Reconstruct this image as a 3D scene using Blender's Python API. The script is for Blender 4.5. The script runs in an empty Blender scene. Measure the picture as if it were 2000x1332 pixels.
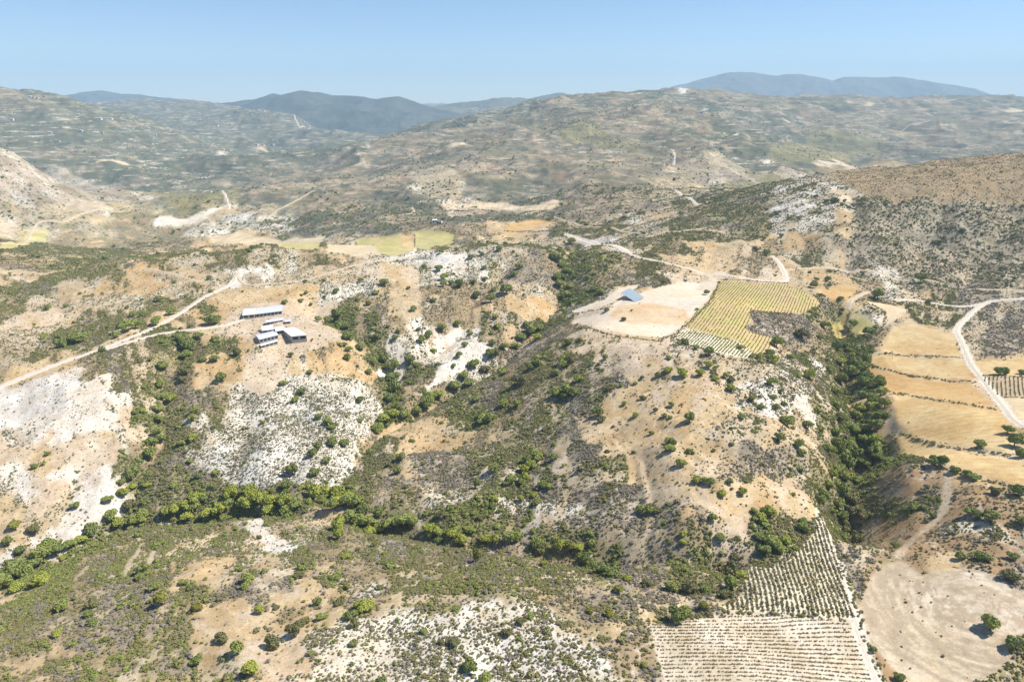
import bpy, math, random
import numpy as np
from mathutils import Vector

# ------------------------------------------------------------------ camera, sky, sun, exposure
scene = bpy.context.scene
COL = scene.collection
PITCH = math.radians(19.5)          # camera looks down by this much
FPX = 1333.0                        # focal length in pixels of the 2000 px wide photograph
CAM_Z = 400.0
cam_data = bpy.data.cameras.new("camera")
cam_data.sensor_width = 36.0
cam_data.lens = 36.0 * FPX / 2000.0
cam_data.clip_start = 1.0
cam_data.clip_end = 120000.0
cam = bpy.data.objects.new("camera", cam_data)
cam.location = (0.0, 0.0, CAM_Z)
cam.rotation_euler = (math.radians(90) - PITCH, 0.0, 0.0)
COL.objects.link(cam)
scene.camera = cam

SUN_AZ = math.radians(80.0)         # clockwise from +Y
SUN_EL = math.radians(53.0)
world = bpy.data.worlds.new("World")
scene.world = world
world.use_nodes = True
wn = world.node_tree.nodes
wl = world.node_tree.links
wn.clear()
sky = wn.new("ShaderNodeTexSky")
sky.sky_type = 'NISHITA'
sky.sun_disc = False
sky.sun_elevation = SUN_EL
sky.sun_rotation = SUN_AZ
sky.altitude = 2000.0
sky.air_density = 1.0
sky.dust_density = 0.0
sky.ozone_density = 5.5
bg = wn.new("ShaderNodeBackground")
bg.inputs['Strength'].default_value = 0.097
out = wn.new("ShaderNodeOutputWorld")
wl.new(sky.outputs[0], bg.inputs[0])
wl.new(bg.outputs[0], out.inputs[0])

sun_data = bpy.data.lights.new("sun", 'SUN')
sun_data.energy = 4.8
sun_data.angle = math.radians(0.55)
sun_data.color = (1.0, 0.93, 0.84)
sun = bpy.data.objects.new("sun", sun_data)
sd = Vector((math.sin(SUN_AZ) * math.cos(SUN_EL), math.cos(SUN_AZ) * math.cos(SUN_EL), math.sin(SUN_EL)))
sun.rotation_euler = (-sd).to_track_quat('-Z', 'Y').to_euler()
sun.location = (300, 100, 800)
COL.objects.link(sun)

scene.view_settings.view_transform = 'Standard'
scene.view_settings.look = 'None'
scene.view_settings.exposure = 0.53
scene.view_settings.gamma = 1.0
scene.cycles.max_bounces = 6
scene.cycles.diffuse_bounces = 3
scene.cycles.volume_bounces = 1
scene.cycles.transparent_max_bounces = 4
HAZE_DENSITY = 0.000062

SCALE = 1.7                         # survey heights below are in units of 1.7 m
rng = np.random.default_rng(7)
random.seed(7)

# ------------------------------------------------------------------ survey helpers
CP, SP = math.cos(PITCH), math.sin(PITCH)
def ray_dirs(p):
    p = np.asarray(p, float)
    dx = (p[:, 0] - 1000.0) / FPX
    dy = (p[:, 1] - 666.0) / FPX
    return np.stack([dx, CP - dy * SP, -SP - dy * CP], 1)

APEX_Y = -150.0
A_MAX = math.radians(54.0)
R_MIN, R_MAX = 130.0, 19000.0
def to_al(x, y):
    yy = y - APEX_Y
    return np.arctan2(x, yy), 0.5 * np.log(np.maximum(x * x + yy * yy, 1.0))

def _hash(ix, iy, seed):
    h = (ix.astype(np.int64) * 374761393 + iy.astype(np.int64) * 668265263 + seed * 1274126177) & 0xffffffff
    h = ((h ^ (h >> 13)) * 1274126177) & 0xffffffff
    return ((h ^ (h >> 16)) & 0xffff).astype(np.float32) / 65535.0
def vnoise(x, y, seed):
    x0 = np.floor(x); y0 = np.floor(y)
    fx = (x - x0).astype(np.float32); fy = (y - y0).astype(np.float32)
    fx = fx * fx * fx * (fx * (fx * 6 - 15) + 10); fy = fy * fy * fy * (fy * (fy * 6 - 15) + 10)
    a = _hash(x0, y0, seed); b = _hash(x0 + 1, y0, seed)
    c = _hash(x0, y0 + 1, seed); d = _hash(x0 + 1, y0 + 1, seed)
    return ((a + (b - a) * fx) * (1 - fy) + (c + (d - c) * fx) * fy) * 2 - 1
def fbm(x, y, scale, seed, octv=4, gain=0.5):
    s = 0.0; amp = 1.0; tot = 0.0
    c, si = math.cos(0.6), math.sin(0.6)
    x = x / scale; y = y / scale
    for k in range(octv):
        s = s + amp * vnoise(x, y, seed + k * 17); tot += amp
        x, y = (x * c - y * si) * 2.03 + 11.3, (x * si + y * c) * 2.03 - 7.1
        amp *= gain
    return s / tot
def smooth(t):
    t = np.clip(t, 0, 1); return t * t * (3 - 2 * t)

# ------------------------------------------------------------------ relief: levelled points (photo column, photo row, height / 1.7 m below the drone)
LEVELS = [
(-300,1332,-132),(0,1332,-131),(500,1332,-122),(1000,1332,-118),(1500,1332,-122),(1750,1332,-130),(2000,1332,-129),(2300,1332,-130),
(0,1230,-138),(400,1210,-128),(800,1200,-122),(1100,1180,-121),(1500,1200,-125),(1650,1200,-126),(1900,1150,-126),(2150,1100,-126),
(-100,1160,-166),(0,1130,-164),(120,1085,-163),(250,1015,-163),(480,985,-158),(700,1010,-150),(900,1055,-143),(1200,1085,-133),(1420,1090,-129),
(200,1110,-150),(400,1100,-138),(600,1100,-134),(1000,1130,-124),
(20,1060,-162),(100,1000,-158),(150,900,-150),(60,800,-143),(-150,900,-150),(0,750,-138),(150,760,-137),(300,650,-130),(460,545,-125),(560,530,-124),(740,515,-120),
(530,600,-127.5),(560,665,-131),(450,640,-129),(400,720,-137),(500,900,-150),(580,800,-146),(650,880,-151),(420,830,-147),
(780,720,-148),(740,830,-154),(650,960,-153),(650,700,-138),(700,600,-131),(800,520,-124),(940,480,-116),(1050,490,-117),(880,600,-132),
(1090,580,-134),(1000,690,-143),(900,780,-150),(1120,490,-120),(1080,660,-136),
(1150,640,-122),(1200,600,-120.5),(1300,650,-120),(1330,570,-120),(1200,680,-118),(1350,760,-118),(1400,850,-119),(1450,950,-122),(1350,1030,-124),(1300,950,-124),
(1100,800,-134),(1150,880,-131),(1000,950,-141),(890,970,-145),(1100,1020,-137),
(1600,1010,-129),(1500,1150,-124),(1540,950,-125),(1680,900,-146),(1660,1000,-142),(1690,1120,-130),(1660,750,-141),(1640,640,-135),
(1590,900,-128),(1775,900,-129),(1560,760,-124),(1900,1000,-126),(1850,800,-128),(1950,700,-133),(1800,640,-134),(1950,600,-134),(2200,700,-133),
(1470,600,-122),(1500,560,-125),(1400,660,-120),(1540,530,-126),(1680,525,-128),(2000,565,-127),(1250,520,-122),
(1800,400,-92),(1800,480,-119),(1660,340,-82),(2000,308,-66),(1850,315,-72),(1500,362,-96),(1450,430,-114),(1350,400,-124),(1900,360,-80),(2250,300,-60),(2000,480,-115),(1660,450,-108),
(1560,480,-122),(1300,450,-122),
(850,440,-150),(750,480,-124),(600,440,-180),(340,430,-197),(100,440,-186),(20,470,-158),(100,520,-140),(100,600,-135),(500,475,-128),(300,500,-132),
(0,312,-92),(150,365,-150),(0,360,-125),(-250,300,-70),(250,390,-190),(0,420,-168),(370,380,-165),(600,400,-175),
(1000,400,-165),(900,350,-146),(1050,300,-125),(1100,240,-70),(1150,196,-6),(1300,180,40),(1050,205,-24),(850,260,-105),(700,300,-155),(850,300,-138),(1250,350,-130),(1200,280,-105),
(1350,220,-40),(1550,192,5),(1700,193,0),(1980,197,-8),(2300,197,-10),(1800,230,-80),(1450,255,-110),(1400,330,-140),(1550,300,-180),(1700,290,-165),(1900,270,-140),
(100,205,-20),(0,196,-5),(-300,200,-5),(150,215,-60),(200,225,-90),(0,250,-90),(0,300,-145),(200,330,-188),(300,250,-130),(330,207,-40),(500,222,-85),(560,225,-90),(600,262,-175),(500,300,-205),(400,350,-212),(650,330,-190),(640,262,-180),
]
# behind the crests, (photo column, distance / 1.7 m, height / 1.7 m)
BEHIND = [
(1500,1150,-165),(1660,1150,-165),(1850,1150,-170),(2000,1150,-170),(2300,1100,-160),
(0,1450,-185),(-300,1400,-175),(370,1420,-205),
(940,680,-150),(1120,700,-150),(750,760,-165),(500,760,-175),
(0,6500,-100),(500,6500,-150),(1000,6500,-60),(1500,6500,-60),(2000,6500,-60),(-400,6500,-60),(2400,6500,-60),
(250,4200,-150),(0,4300,-60),(700,4500,-250),
(-400,14000,-60),(200,14000,-60),(1000,14000,-60),(1800,14000,-60),(2500,14000,-60),
(-400,34000,-60),(500,34000,-60),(1500,34000,-60),(2500,34000,-60),
]
pts = []
for px, py, z in LEVELS:
    d = ray_dirs([(px, py)])[0]
    if d[2] > -0.004:      # at or above the horizon: distance from the list of skylines
        dist = {1150: 2900, 1300: 3300, 1550: 4300, 1700: 4400, 1980: 4400, 2300: 4400, 100: 3100, 0: 3100, -300: 3100, 1050: 2900}.get(px, 3500)
        y = dist
        z = d[2] / d[1] * y
        x = d[0] / d[1] * y
    else:
        t = z / d[2]
        x, y = d[0] * t, d[1] * t
    pts.append((x * SCALE, y * SCALE, z * SCALE))
for px, y, z in BEHIND:
    d = ray_dirs([(px, 420)])[0]
    pts.append((d[0] / d[1] * y * SCALE, y * SCALE, z * SCALE))
pts = np.array(pts)
pa, pl = to_al(pts[:, 0], pts[:, 1])
def tps(r2):
    return 0.5 * r2 * np.log(np.maximum(r2, 1e-12))
N = len(pts)
K = tps((pa[:, None] - pa[None]) ** 2 + (pl[:, None] - pl[None]) ** 2) + np.eye(N) * 2e-4
P = np.stack([np.ones(N), pa, pl], 1)
M = np.block([[K, P], [P.T, np.zeros((3, 3))]])
w = np.linalg.solve(M, np.concatenate([pts[:, 2], [0, 0, 0]]))
CA, CL = 260, 420
ca = np.linspace(-A_MAX, A_MAX, CA); cl = np.linspace(math.log(R_MIN), math.log(R_MAX), CL)
GA, GL = np.meshgrid(ca, cl)
acc = w[N] + w[N + 1] * GA + w[N + 2] * GL
for i in range(N):
    acc += w[i] * tps((GA - pa[i]) ** 2 + (GL - pl[i]) ** 2)
acc = np.clip(acc, -260 * SCALE, 75 * SCALE)

def bilerp(grid, a, l, n_a, n_l):
    u = (a + A_MAX) / (2 * A_MAX) * (n_a - 1); v = (l - math.log(R_MIN)) / (math.log(R_MAX) - math.log(R_MIN)) * (n_l - 1)
    u = np.clip(u, 0, n_a - 1.001); v = np.clip(v, 0, n_l - 1.001)
    i = u.astype(int); j = v.astype(int); fu = u - i; fv = v - j
    return (grid[j, i] * (1 - fu) + grid[j, i + 1] * fu) * (1 - fv) + (grid[j + 1, i] * (1 - fu) + grid[j + 1, i + 1] * fu) * fv

NA, NR = 1150, 1800
va = np.linspace(-A_MAX, A_MAX, NA); vl = np.linspace(math.log(R_MIN), math.log(R_MAX), NR)
VA, VL = np.meshgrid(va, vl)
VR = np.exp(VL)
VX = VR * np.sin(VA); VY = VR * np.cos(VA) + APEX_Y
VZ = bilerp(acc, VA, VL, CA, CL)
state = {'Z': VZ}
def ground(x, y):
    a, l = to_al(np.asarray(x, float), np.asarray(y, float))
    return bilerp(state['Z'], a, l, NA, NR)
STEPS = np.exp(np.linspace(math.log(110), math.log(18500), 1500))
def at(p):
    """photo pixels -> points on the ground, (n,3), relative to the drone"""
    d = ray_dirs(p); d = d / d[:, 1:2]
    X = d[:, 0:1] * STEPS; Y = STEPS[None] + 0 * X; Z = d[:, 2:3] * STEPS
    g = ground(X, Y)
    below = Z < g
    below[:, -1] = True
    k = np.maximum(np.argmax(below, 1), 1)
    i = np.arange(len(k))
    f0 = (Z - g)[i, k - 1]; f1 = (Z - g)[i, k]
    t = np.clip(f0 / np.maximum(f0 - f1, 1e-9), 0, 1)
    yy = STEPS[k - 1] + (STEPS[k] - STEPS[k - 1]) * t
    xx = d[:, 0] * yy
    return np.stack([xx, yy, ground(xx, yy)], 1)

def poly_dist(X, Y, P, reach):
    """distance from grid points to a polyline (inf beyond reach)"""
    D = np.full(X.shape, 1e9)
    for (x0, y0), (x1, y1) in zip(P[:-1], P[1:]):
        m = (X > min(x0, x1) - reach) & (X < max(x0, x1) + reach) & (Y > min(y0, y1) - reach) & (Y < max(y0, y1) + reach)
        if not m.any(): continue
        xs = X[m]; ys = Y[m]
        dx, dy = x1 - x0, y1 - y0
        t = np.clip(((xs - x0) * dx + (ys - y0) * dy) / max(dx * dx + dy * dy, 1e-6), 0, 1)
        D[m] = np.minimum(D[m], np.hypot(xs - x0 - t * dx, ys - y0 - t * dy))
    return D
def inside(X, Y, P):
    P = np.asarray(P)
    r = np.zeros(X.shape, bool)
    m = (X >= P[:, 0].min()) & (X <= P[:, 0].max()) & (Y >= P[:, 1].min()) & (Y <= P[:, 1].max())
    xs = X[m]; ys = Y[m]; c = np.zeros(xs.shape, bool)
    n = len(P)
    for i in range(n):
        x0, y0 = P[i]; x1, y1 = P[(i + 1) % n]
        if y0 == y1: continue
        cr = ((y0 > ys) != (y1 > ys)) & (xs < (x1 - x0) * (ys - y0) / (y1 - y0) + x0)
        c ^= cr
    r[m] = c
    return r

# gullies: photo polyline, depth, half width (m)
GULLIES = [
 ([(-60,1150),(0,1130),(120,1085),(250,1015),(480,985),(700,1010),(900,1055),(1100,1075),(1200,1085),(1420,1095)], 9, 22),
 ([(250,1000),(270,930),(300,870),(315,790),(330,720),(370,670)], 9, 22),
 ([(640,965),(740,830),(780,730),(720,660),(650,620),(610,600)], 12, 32),
 ([(740,830),(850,775),(900,740),(1000,680),(1040,640),(1090,585),(1110,520),(1115,480)], 13, 32),
 ([(1640,600),(1652,680),(1662,760),(1684,840),(1680,900),(1668,960),(1672,1030)], 17, 31),
 ([(1690,640),(1680,740)], 8, 22),
 ([(820,710),(900,640),(930,580),(990,520)], 7, 24),
 ([(1660,530),(1680,440),(1660,380)], 6, 26),
 ([(1750,540),(1830,440),(1850,400)], 9, 30),
 ([(1880,550),(1960,450),(1990,420)], 9, 30),
 ([(1360,560),(1400,480),(1420,440)], 4, 30),
 ([(1230,1090),(1270,1000),(1250,900),(1200,840)], 4, 20),
 ([(1000,1060),(1010,950),(1060,870)], 4, 20),
 ([(450,950),(480,850),(470,770)], 3, 18),
 ([(560,960),(600,860),(590,790)], 3, 18),
 ([(60,1090),(120,1010),(150,930)], 3, 18),
]
zc = np.zeros_like(VZ)
for P2, dep, wd in GULLIES:
    W2 = at(P2)[:, :2]
    wob = 5 * fbm(VX, VY, 45, 5, 2)
    D = poly_dist(VX, VY, W2, wd * 2.2) + wob
    zc = np.minimum(zc, -dep * np.clip(1 - np.abs(D) / wd, 0, 1) ** 1.3)
BASE = VZ + zc
state['Z'] = BASE
# ------------------------------------------------------------------ survey of fields, roads
FIELDS = {
 # name: (cover, outline)
 'tanA': ('fieldpale', [(400,462),(470,457),(560,469),(640,461),(625,472),(560,478),(480,480),(420,478)]),
 'tanB': ('fieldgreen', [(540,478),(600,470),(635,476),(625,490),(560,488)]),
 'tanC': ('fieldpale', [(638,478),(690,470),(740,495),(700,504),(640,492)]),
 'yelA': ('fieldgreen', [(695,474),(780,459),(785,478),(800,496),(760,504),(740,495)]),
 'tanD': ('fieldgold', [(780,458),(808,461),(815,485),(800,495),(786,480)]),
 'yelB': ('fieldbright', [(810,455),(870,455),(890,462),(880,478),(840,490),(815,486)]),
 'orA': ('fieldorange', [(985,440),(1050,431),(1092,437),(1050,446),(990,451)]),
 'strip': ('fieldpale', [(870,403),(980,396),(1072,402),(1060,410),(950,408)]),
 'quarry': ('quarry', [(297,440),(306,419),(335,415),(345,425),(400,418),(446,407),(400,432),(340,440)]),
 'grL': ('fieldgreen', [(0,474),(40,458),(100,452),(90,470),(30,490),(0,495)]),
 'palL': ('fieldpale', [(-60,450),(50,442),(40,452),(0,462),(-60,470)]),
 'pad': ('pad', [(1120,632),(1140,618),(1190,611),(1198,597),(1222,582),(1330,552),(1405,547),(1382,590),(1330,640),(1292,662),(1230,655),(1170,643)]),
 'padO': ('padorange', [(1205,600),(1270,592),(1340,606),(1345,622),(1325,634),(1230,632),(1190,618)]),
 'padL': ('pad', [(1113,610),(1180,585),(1212,562),(1250,556),(1225,582),(1190,596),(1130,612)]),
 'vinY': ('vineyardgold', [(1405,549),(1470,552),(1540,555),(1575,572),(1603,592),(1575,613),(1530,612),(1472,606),(1456,646),(1500,656),(1525,668),(1500,682),(1478,692),(1440,666),(1400,655),(1345,643),(1335,632),(1382,590)]),
 'vinG': ('vineyardwhite', [(1322,650),(1350,646),(1440,668),(1475,690),(1462,703),(1400,690),(1322,664)]),
 'brown': ('g', [(1472,607),(1530,612),(1575,614),(1590,640),(1580,668),(1530,668),(1500,656),(1457,645)]),
 'g1': ('fieldgold', [(1722,672),(1745,642),(1782,632),(1860,653),(1880,697),(1800,694),(1725,688)]),
 'g2': ('fieldgold', [(1705,697),(1780,699),(1883,702),(1903,744),(1830,738),(1760,728),(1702,714)]),
 'g3': ('fieldorange', [(1695,717),(1760,731),(1900,751),(1938,795),(1870,785),(1765,768),(1735,766)]),
 'g4': ('fieldgold', [(1746,768),(1860,786),(1950,801),(1978,838),(1974,885),(1880,870),(1770,845),(1745,830)]),
 'g5': ('fieldgold', [(1743,850),(1800,863),(1900,886),(2060,915),(2080,975),(2000,948),(1900,925),(1800,895)]),
 'g6': ('fieldgold', [(1900,705),(2060,708),(2060,738),(1990,735),(1918,730)]),
 'g7': ('fieldpale', [(1957,778),(2060,778),(2060,830),(1988,818)]),
 'vinS': ('vineyardbrown', [(1915,735),(2040,739),(2040,775),(1952,775)]),
 'yl1': ('fieldgreen', [(1660,612),(1680,610),(1703,628),(1705,648),(1690,660),(1670,660)]),
 'yl2': ('fieldpale', [(1680,585),(1720,590),(1775,605),(1745,632),(1722,645),(1715,632),(1728,610)]),
 'or2': ('fieldorange', [(1602,572),(1640,556),(1680,560),(1665,580),(1625,590)]),
 'or3': ('o', [(1545,538),(1600,534),(1668,536),(1670,550),(1600,552)]),
 'bare': ('ploughed', [(1675,1185),(1700,1130),(1735,1100),(1760,1095),(1800,1122),(1900,1110),(1980,1150),(2060,1190),(2060,1230),(1960,1250),(1975,1290),(1900,1340),(1780,1340),(1705,1260),(1680,1215)]),
 'vinT': ('vineyardmid', [(1456,1113),(1500,1108),(1560,1072),(1587,1045),(1600,1003),(1612,1035),(1640,1105),(1655,1165),(1668,1207),(1640,1212),(1500,1197),(1395,1192),(1450,1160)]),
 'vinB': ('vineyardchalk', [(1262,1219),(1400,1203),(1500,1200),(1660,1216),(1690,1290),(1720,1360),(1310,1370),(1280,1270)]),
 'chF': ('c', [(620,1232),(700,1212),(780,1198),(880,1216),(975,1192),(1015,1165),(1062,1188),(1040,1228),(1100,1285),(1160,1345),(620,1345),(588,1285)]),
 'chG': ('c', [(455,760),(560,735),(700,740),(745,800),(720,850),(620,940),(520,960),(430,950),(400,900),(440,830)]),
 'fr2': ('quarry', [(1322,178),(1350,175),(1344,184),(1326,185)]),
 'fr3': ('fieldpale', [(185,315),(230,313),(280,318),(240,320),(185,320)]),
 'fr5': ('fieldpale', [(1528,242),(1560,236),(1556,241),(1535,246)]), 'fr6': ('fieldpale', [(1650,207),(1700,206),(1705,211),(1655,213)]),
 'fr7': ('m', [(1275,352),(1300,330),(1350,315),(1400,307),(1470,328),(1440,337),(1370,348),(1320,360)]), 'fr8': ('quarry', [(1485,312),(1500,308),(1512,316),(1490,320)]),
 'fr9': ('quarry', [(478,219),(505,214),(532,216),(528,220),(490,224)]), 'fr10': ('s', [(1080,252),(1140,240),(1200,262),(1260,282),(1240,292),(1160,284),(1100,268)]),
 'fr11': ('s', [(315,385),(345,372),(400,372),(425,392),(400,405),(330,405)]), 'fr12': ('m', [(800,345),(850,330),(900,345),(900,400),(850,398),(815,372)]),
 'fr13': ('fieldpale', [(490,280),(515,279),(524,287),(500,287)]), 'fr14': ('quarry', [(424,289),(436,290),(434,301),(424,298)]), 'fr15': ('fieldpale', [(1955,217),(2010,214),(2010,220),(1960,222)]),
 'fr16': ('s', [(1500,300),(1580,265),(1680,270),(1740,290),(1700,312),(1600,322),(1520,318)]), 'fr17': ('fieldpale', [(870,288),(912,287),(918,293),(880,294)]),
 'fan': ('g', [(800,905),(850,885),(905,905),(925,935),(915,965),(860,950),(815,930)]),
 'chA': ('w', [(0,775),(60,745),(150,728),(160,755),(200,790),(238,815),(225,845),(150,850),(50,835),(-60,830),(-60,790)]),
 'chB': ('w', [(845,735),(870,692),(910,664),(958,680),(940,705),(880,735),(850,760),(830,782)]),
 'chC': ('w', [(140,1010),(215,985),(225,1005),(180,1030),(130,1050)]),
 'chD': ('w', [(110,925),(160,920),(165,940),(120,945)]),
 'chE': ('w', [(470,1015),(510,1010),(535,1040),(585,1070),(560,1085),(520,1080),(500,1040)]),
 'hill': ('h', [(1590,332),(1650,326),(1720,333),(1850,312),(2100,300),(2100,420),(2000,408),(1960,400),(1900,392),(1850,402),(1800,388),(1740,398),(1700,378),(1660,372),(1620,352)]),
 'slope': ('k', [(1668,392),(1700,380),(1740,400),(1800,390),(1850,404),(1900,394),(1960,402),(2000,410),(2100,425),(2100,570),(2000,562),(1850,548),(1750,530),(1668,523)]),
 'padF': ('p', [(440,620),(480,598),(600,590),(640,640),(660,665),(590,690),(530,695),(480,660),(440,650)]),
 'padF2': ('p', [(480,690),(560,690),(560,740),(520,775),(470,760)]),
}
ROADS = [
 # photo polyline, width m, tone
 ('white', 6.0, [(-120,800),(0,756),(100,716),(200,681),(300,640),(350,613),(400,580),(450,556),(462,540)]),
 ('white', 5.0, [(205,684),(300,655),(400,641),(440,636),(480,622)]),
 ('tan', 4.5, [(462,540),(480,556),(520,556),(600,546),(680,522),(760,510),(850,488)]),
 ('tan', 4.0, [(280,524),(340,536),(390,552)]),
 ('white', 5.5, [(2140,880),(2000,832),(1960,792),(1925,747),(1895,707),(1878,665),(1869,645),(1884,625),(1925,592),(2000,583),(2100,574)]),
 ('white', 5.0, [(1925,592),(1880,599),(1830,593),(1790,586),(1740,586)]),
 ('tan', 5.0, [(1535,527),(1600,523),(1700,528),(1800,545),(1850,557),(1920,565),(2000,568),(2100,580)]),
 ('white', 5.5, [(1105,458),(1160,474),(1220,492),(1290,511),(1330,521),(1400,536),(1470,546),(1530,550),(1533,534),(1520,512),(1508,500)]),
 ('tan', 4.0, [(1175,445),(1130,440),(1080,425)]),
 ('tan', 5.0, [(940,330),(990,345),(1040,330)]),
 ('white', 6.0, [(1310,290),(1318,300),(1316,318)]),
 ('tan', 7.0, [(1650,255),(1830,248),(1910,238)]),
 ('tan', 5.0, [(720,345),(745,358),(752,340)]),
 ('white', 12.0, [(1108,460),(1165,480),(1225,494)]),
 ('tan', 2.3, [(1853,915),(1850,950),(1848,985),(1830,1015),(1775,1060),(1752,1095)]),
 ('white', 4.5, [(1600,1003),(1613,1050),(1640,1115),(1663,1185),(1680,1240),(1714,1332),(1730,1380)]),
 ('tan', 5.0, [(1657,606),(1665,585),(1690,572),(1700,570)]),
 ('tan', 6.0, [(520,432),(545,416),(600,390),(635,378)]),
 ('white', 8.0, [(446,408),(442,392),(415,374),(395,365)]),
 ('tan', 7.0, [(0,478),(60,465),(130,441),(160,425),(240,404)]),
 ('tan', 5.0, [(700,441),(800,420),(805,409)]),
 ('tan', 5.0, [(1195,446),(1280,455),(1380,447)]),
 ('white', 7.0, [(1312,366),(1340,386),(1362,402)]),
 ('white', 12.0, [(566,226),(580,243),(594,250),(608,260)]),
 ('tan', 1.3, [(278,1062),(252,1100),(244,1135)]),
 ('tan', 1.1, [(300,1075),(290,1105)]),
 ('tan', 1.6, [(0,1165),(70,1150)]),
 ('tan', 1.0, [(145,1135),(172,1105)]),
 ('tan', 2.0, [(380,1215),(470,1270),(560,1332)]),
]
FW = {}
for nm, (cov, poly) in FIELDS.items():
    FW[nm] = (cov, at(poly)[:, :2])
def resample(P, step):
    P = np.asarray(P, float)
    # smooth by Catmull-Rom then even spacing
    Q = [P[0]]
    for i in range(len(P) - 1):
        p0 = P[max(i - 1, 0)]; p1 = P[i]; p2 = P[i + 1]; p3 = P[min(i + 2, len(P) - 1)]
        for t in np.linspace(0, 1, 13)[1:]:
            Q.append(0.5 * ((2 * p1) + (-p0 + p2) * t + (2 * p0 - 5 * p1 + 4 * p2 - p3) * t * t + (-p0 + 3 * p1 - 3 * p2 + p3) * t ** 3))
    Q = np.array(Q)
    s = np.concatenate([[0], np.cumsum(np.hypot(*(Q[1:] - Q[:-1]).T))])
    n = max(int(s[-1] / step), 2)
    u = np.linspace(0, s[-1], n + 1)
    return np.stack([np.interp(u, s, Q[:, 0]), np.interp(u, s, Q[:, 1])], 1)
RW = []
for tone, wd, poly in ROADS:
    P3 = at(poly)
    RW.append((tone, wd, resample(P3[:, :2], 5.0)))

# flatness: no rough relief inside fields and along roads
flat = np.zeros_like(VX)
ROADD = np.full(VX.shape, 1e9)
for tone, wd, P2 in RW:
    D = poly_dist(VX, VY, P2[::3] if len(P2) > 12 else P2, wd * 2 + 12)
    ROADD = np.minimum(ROADD, D - wd / 2)
flat = np.maximum(flat, smooth(1 - (ROADD - 2) / 10))
FMASK = {}
for nm, (cov, P2) in FW.items():
    ok = inside(VX, VY, P2)
    FMASK[nm] = ok
    if cov.startswith(('field', 'vine', 'pad', 'quarry', 'ploughed')):
        flat = np.maximum(flat, ok * 0.92)
def blur(g, n=2):
    for _ in range(n):
        g = (np.roll(g, 1, 0) + np.roll(g, -1, 0) + g * 2) / 4
        g = (np.roll(g, 1, 1) + np.roll(g, -1, 1) + g * 2) / 4
    return g
flat = blur(flat, 4)
rough = 1 - flat
def ridged(x, y, s, seed, o=4):
    return 1 - 2 * np.abs(fbm(x, y, s, seed, o))
dist = VR
rel = np.zeros_like(VX)
level = blur((FMASK['vinT'] | FMASK['vinB'] | FMASK['bare'] | FMASK['g4'] | FMASK['g5']).astype(float), 8)
BASE = BASE - zc * np.clip(level * 1.2, 0, 1)
rel += smooth((dist - 3200) / 3000) * 105 * (ridged(VX, VY, 1500, 101) - 0.62)
rel += smooth((dist - 1500) / 1500) * 50 * (ridged(VX, VY, 520, 131) - 0.52)
rel += smooth((dist - 800) / 1200) * 14 * (ridged(VX, VY, 210, 151) - 0.45) * (0.3 + 0.7 * rough)
rel += rough * 3.2 * (ridged(VX, VY, 70, 171, 3) - 0.4)
rel += rough * 1.5 * fbm(VX, VY, 24, 191, 3)
rel += rough * 0.42 * fbm(VX, VY, 5.5, 211, 2) * smooth((1500 - dist) / 900)
# horizontal terracing on the far slopes
terr = 0.5 * fbm(VX, VY, 700, 251, 2) + 0.5
VZ = BASE + rel
th = 7.0
st = VZ / th
stf = np.floor(st) + smooth((st - np.floor(st)) * 1.8 - 0.4)
VZ = np.where(dist > 1700, VZ + (stf * th - VZ) * np.clip(terr * 0.9, 0, 0.7) * smooth((dist - 1700) / 900), VZ)
state['Z'] = VZ

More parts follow.
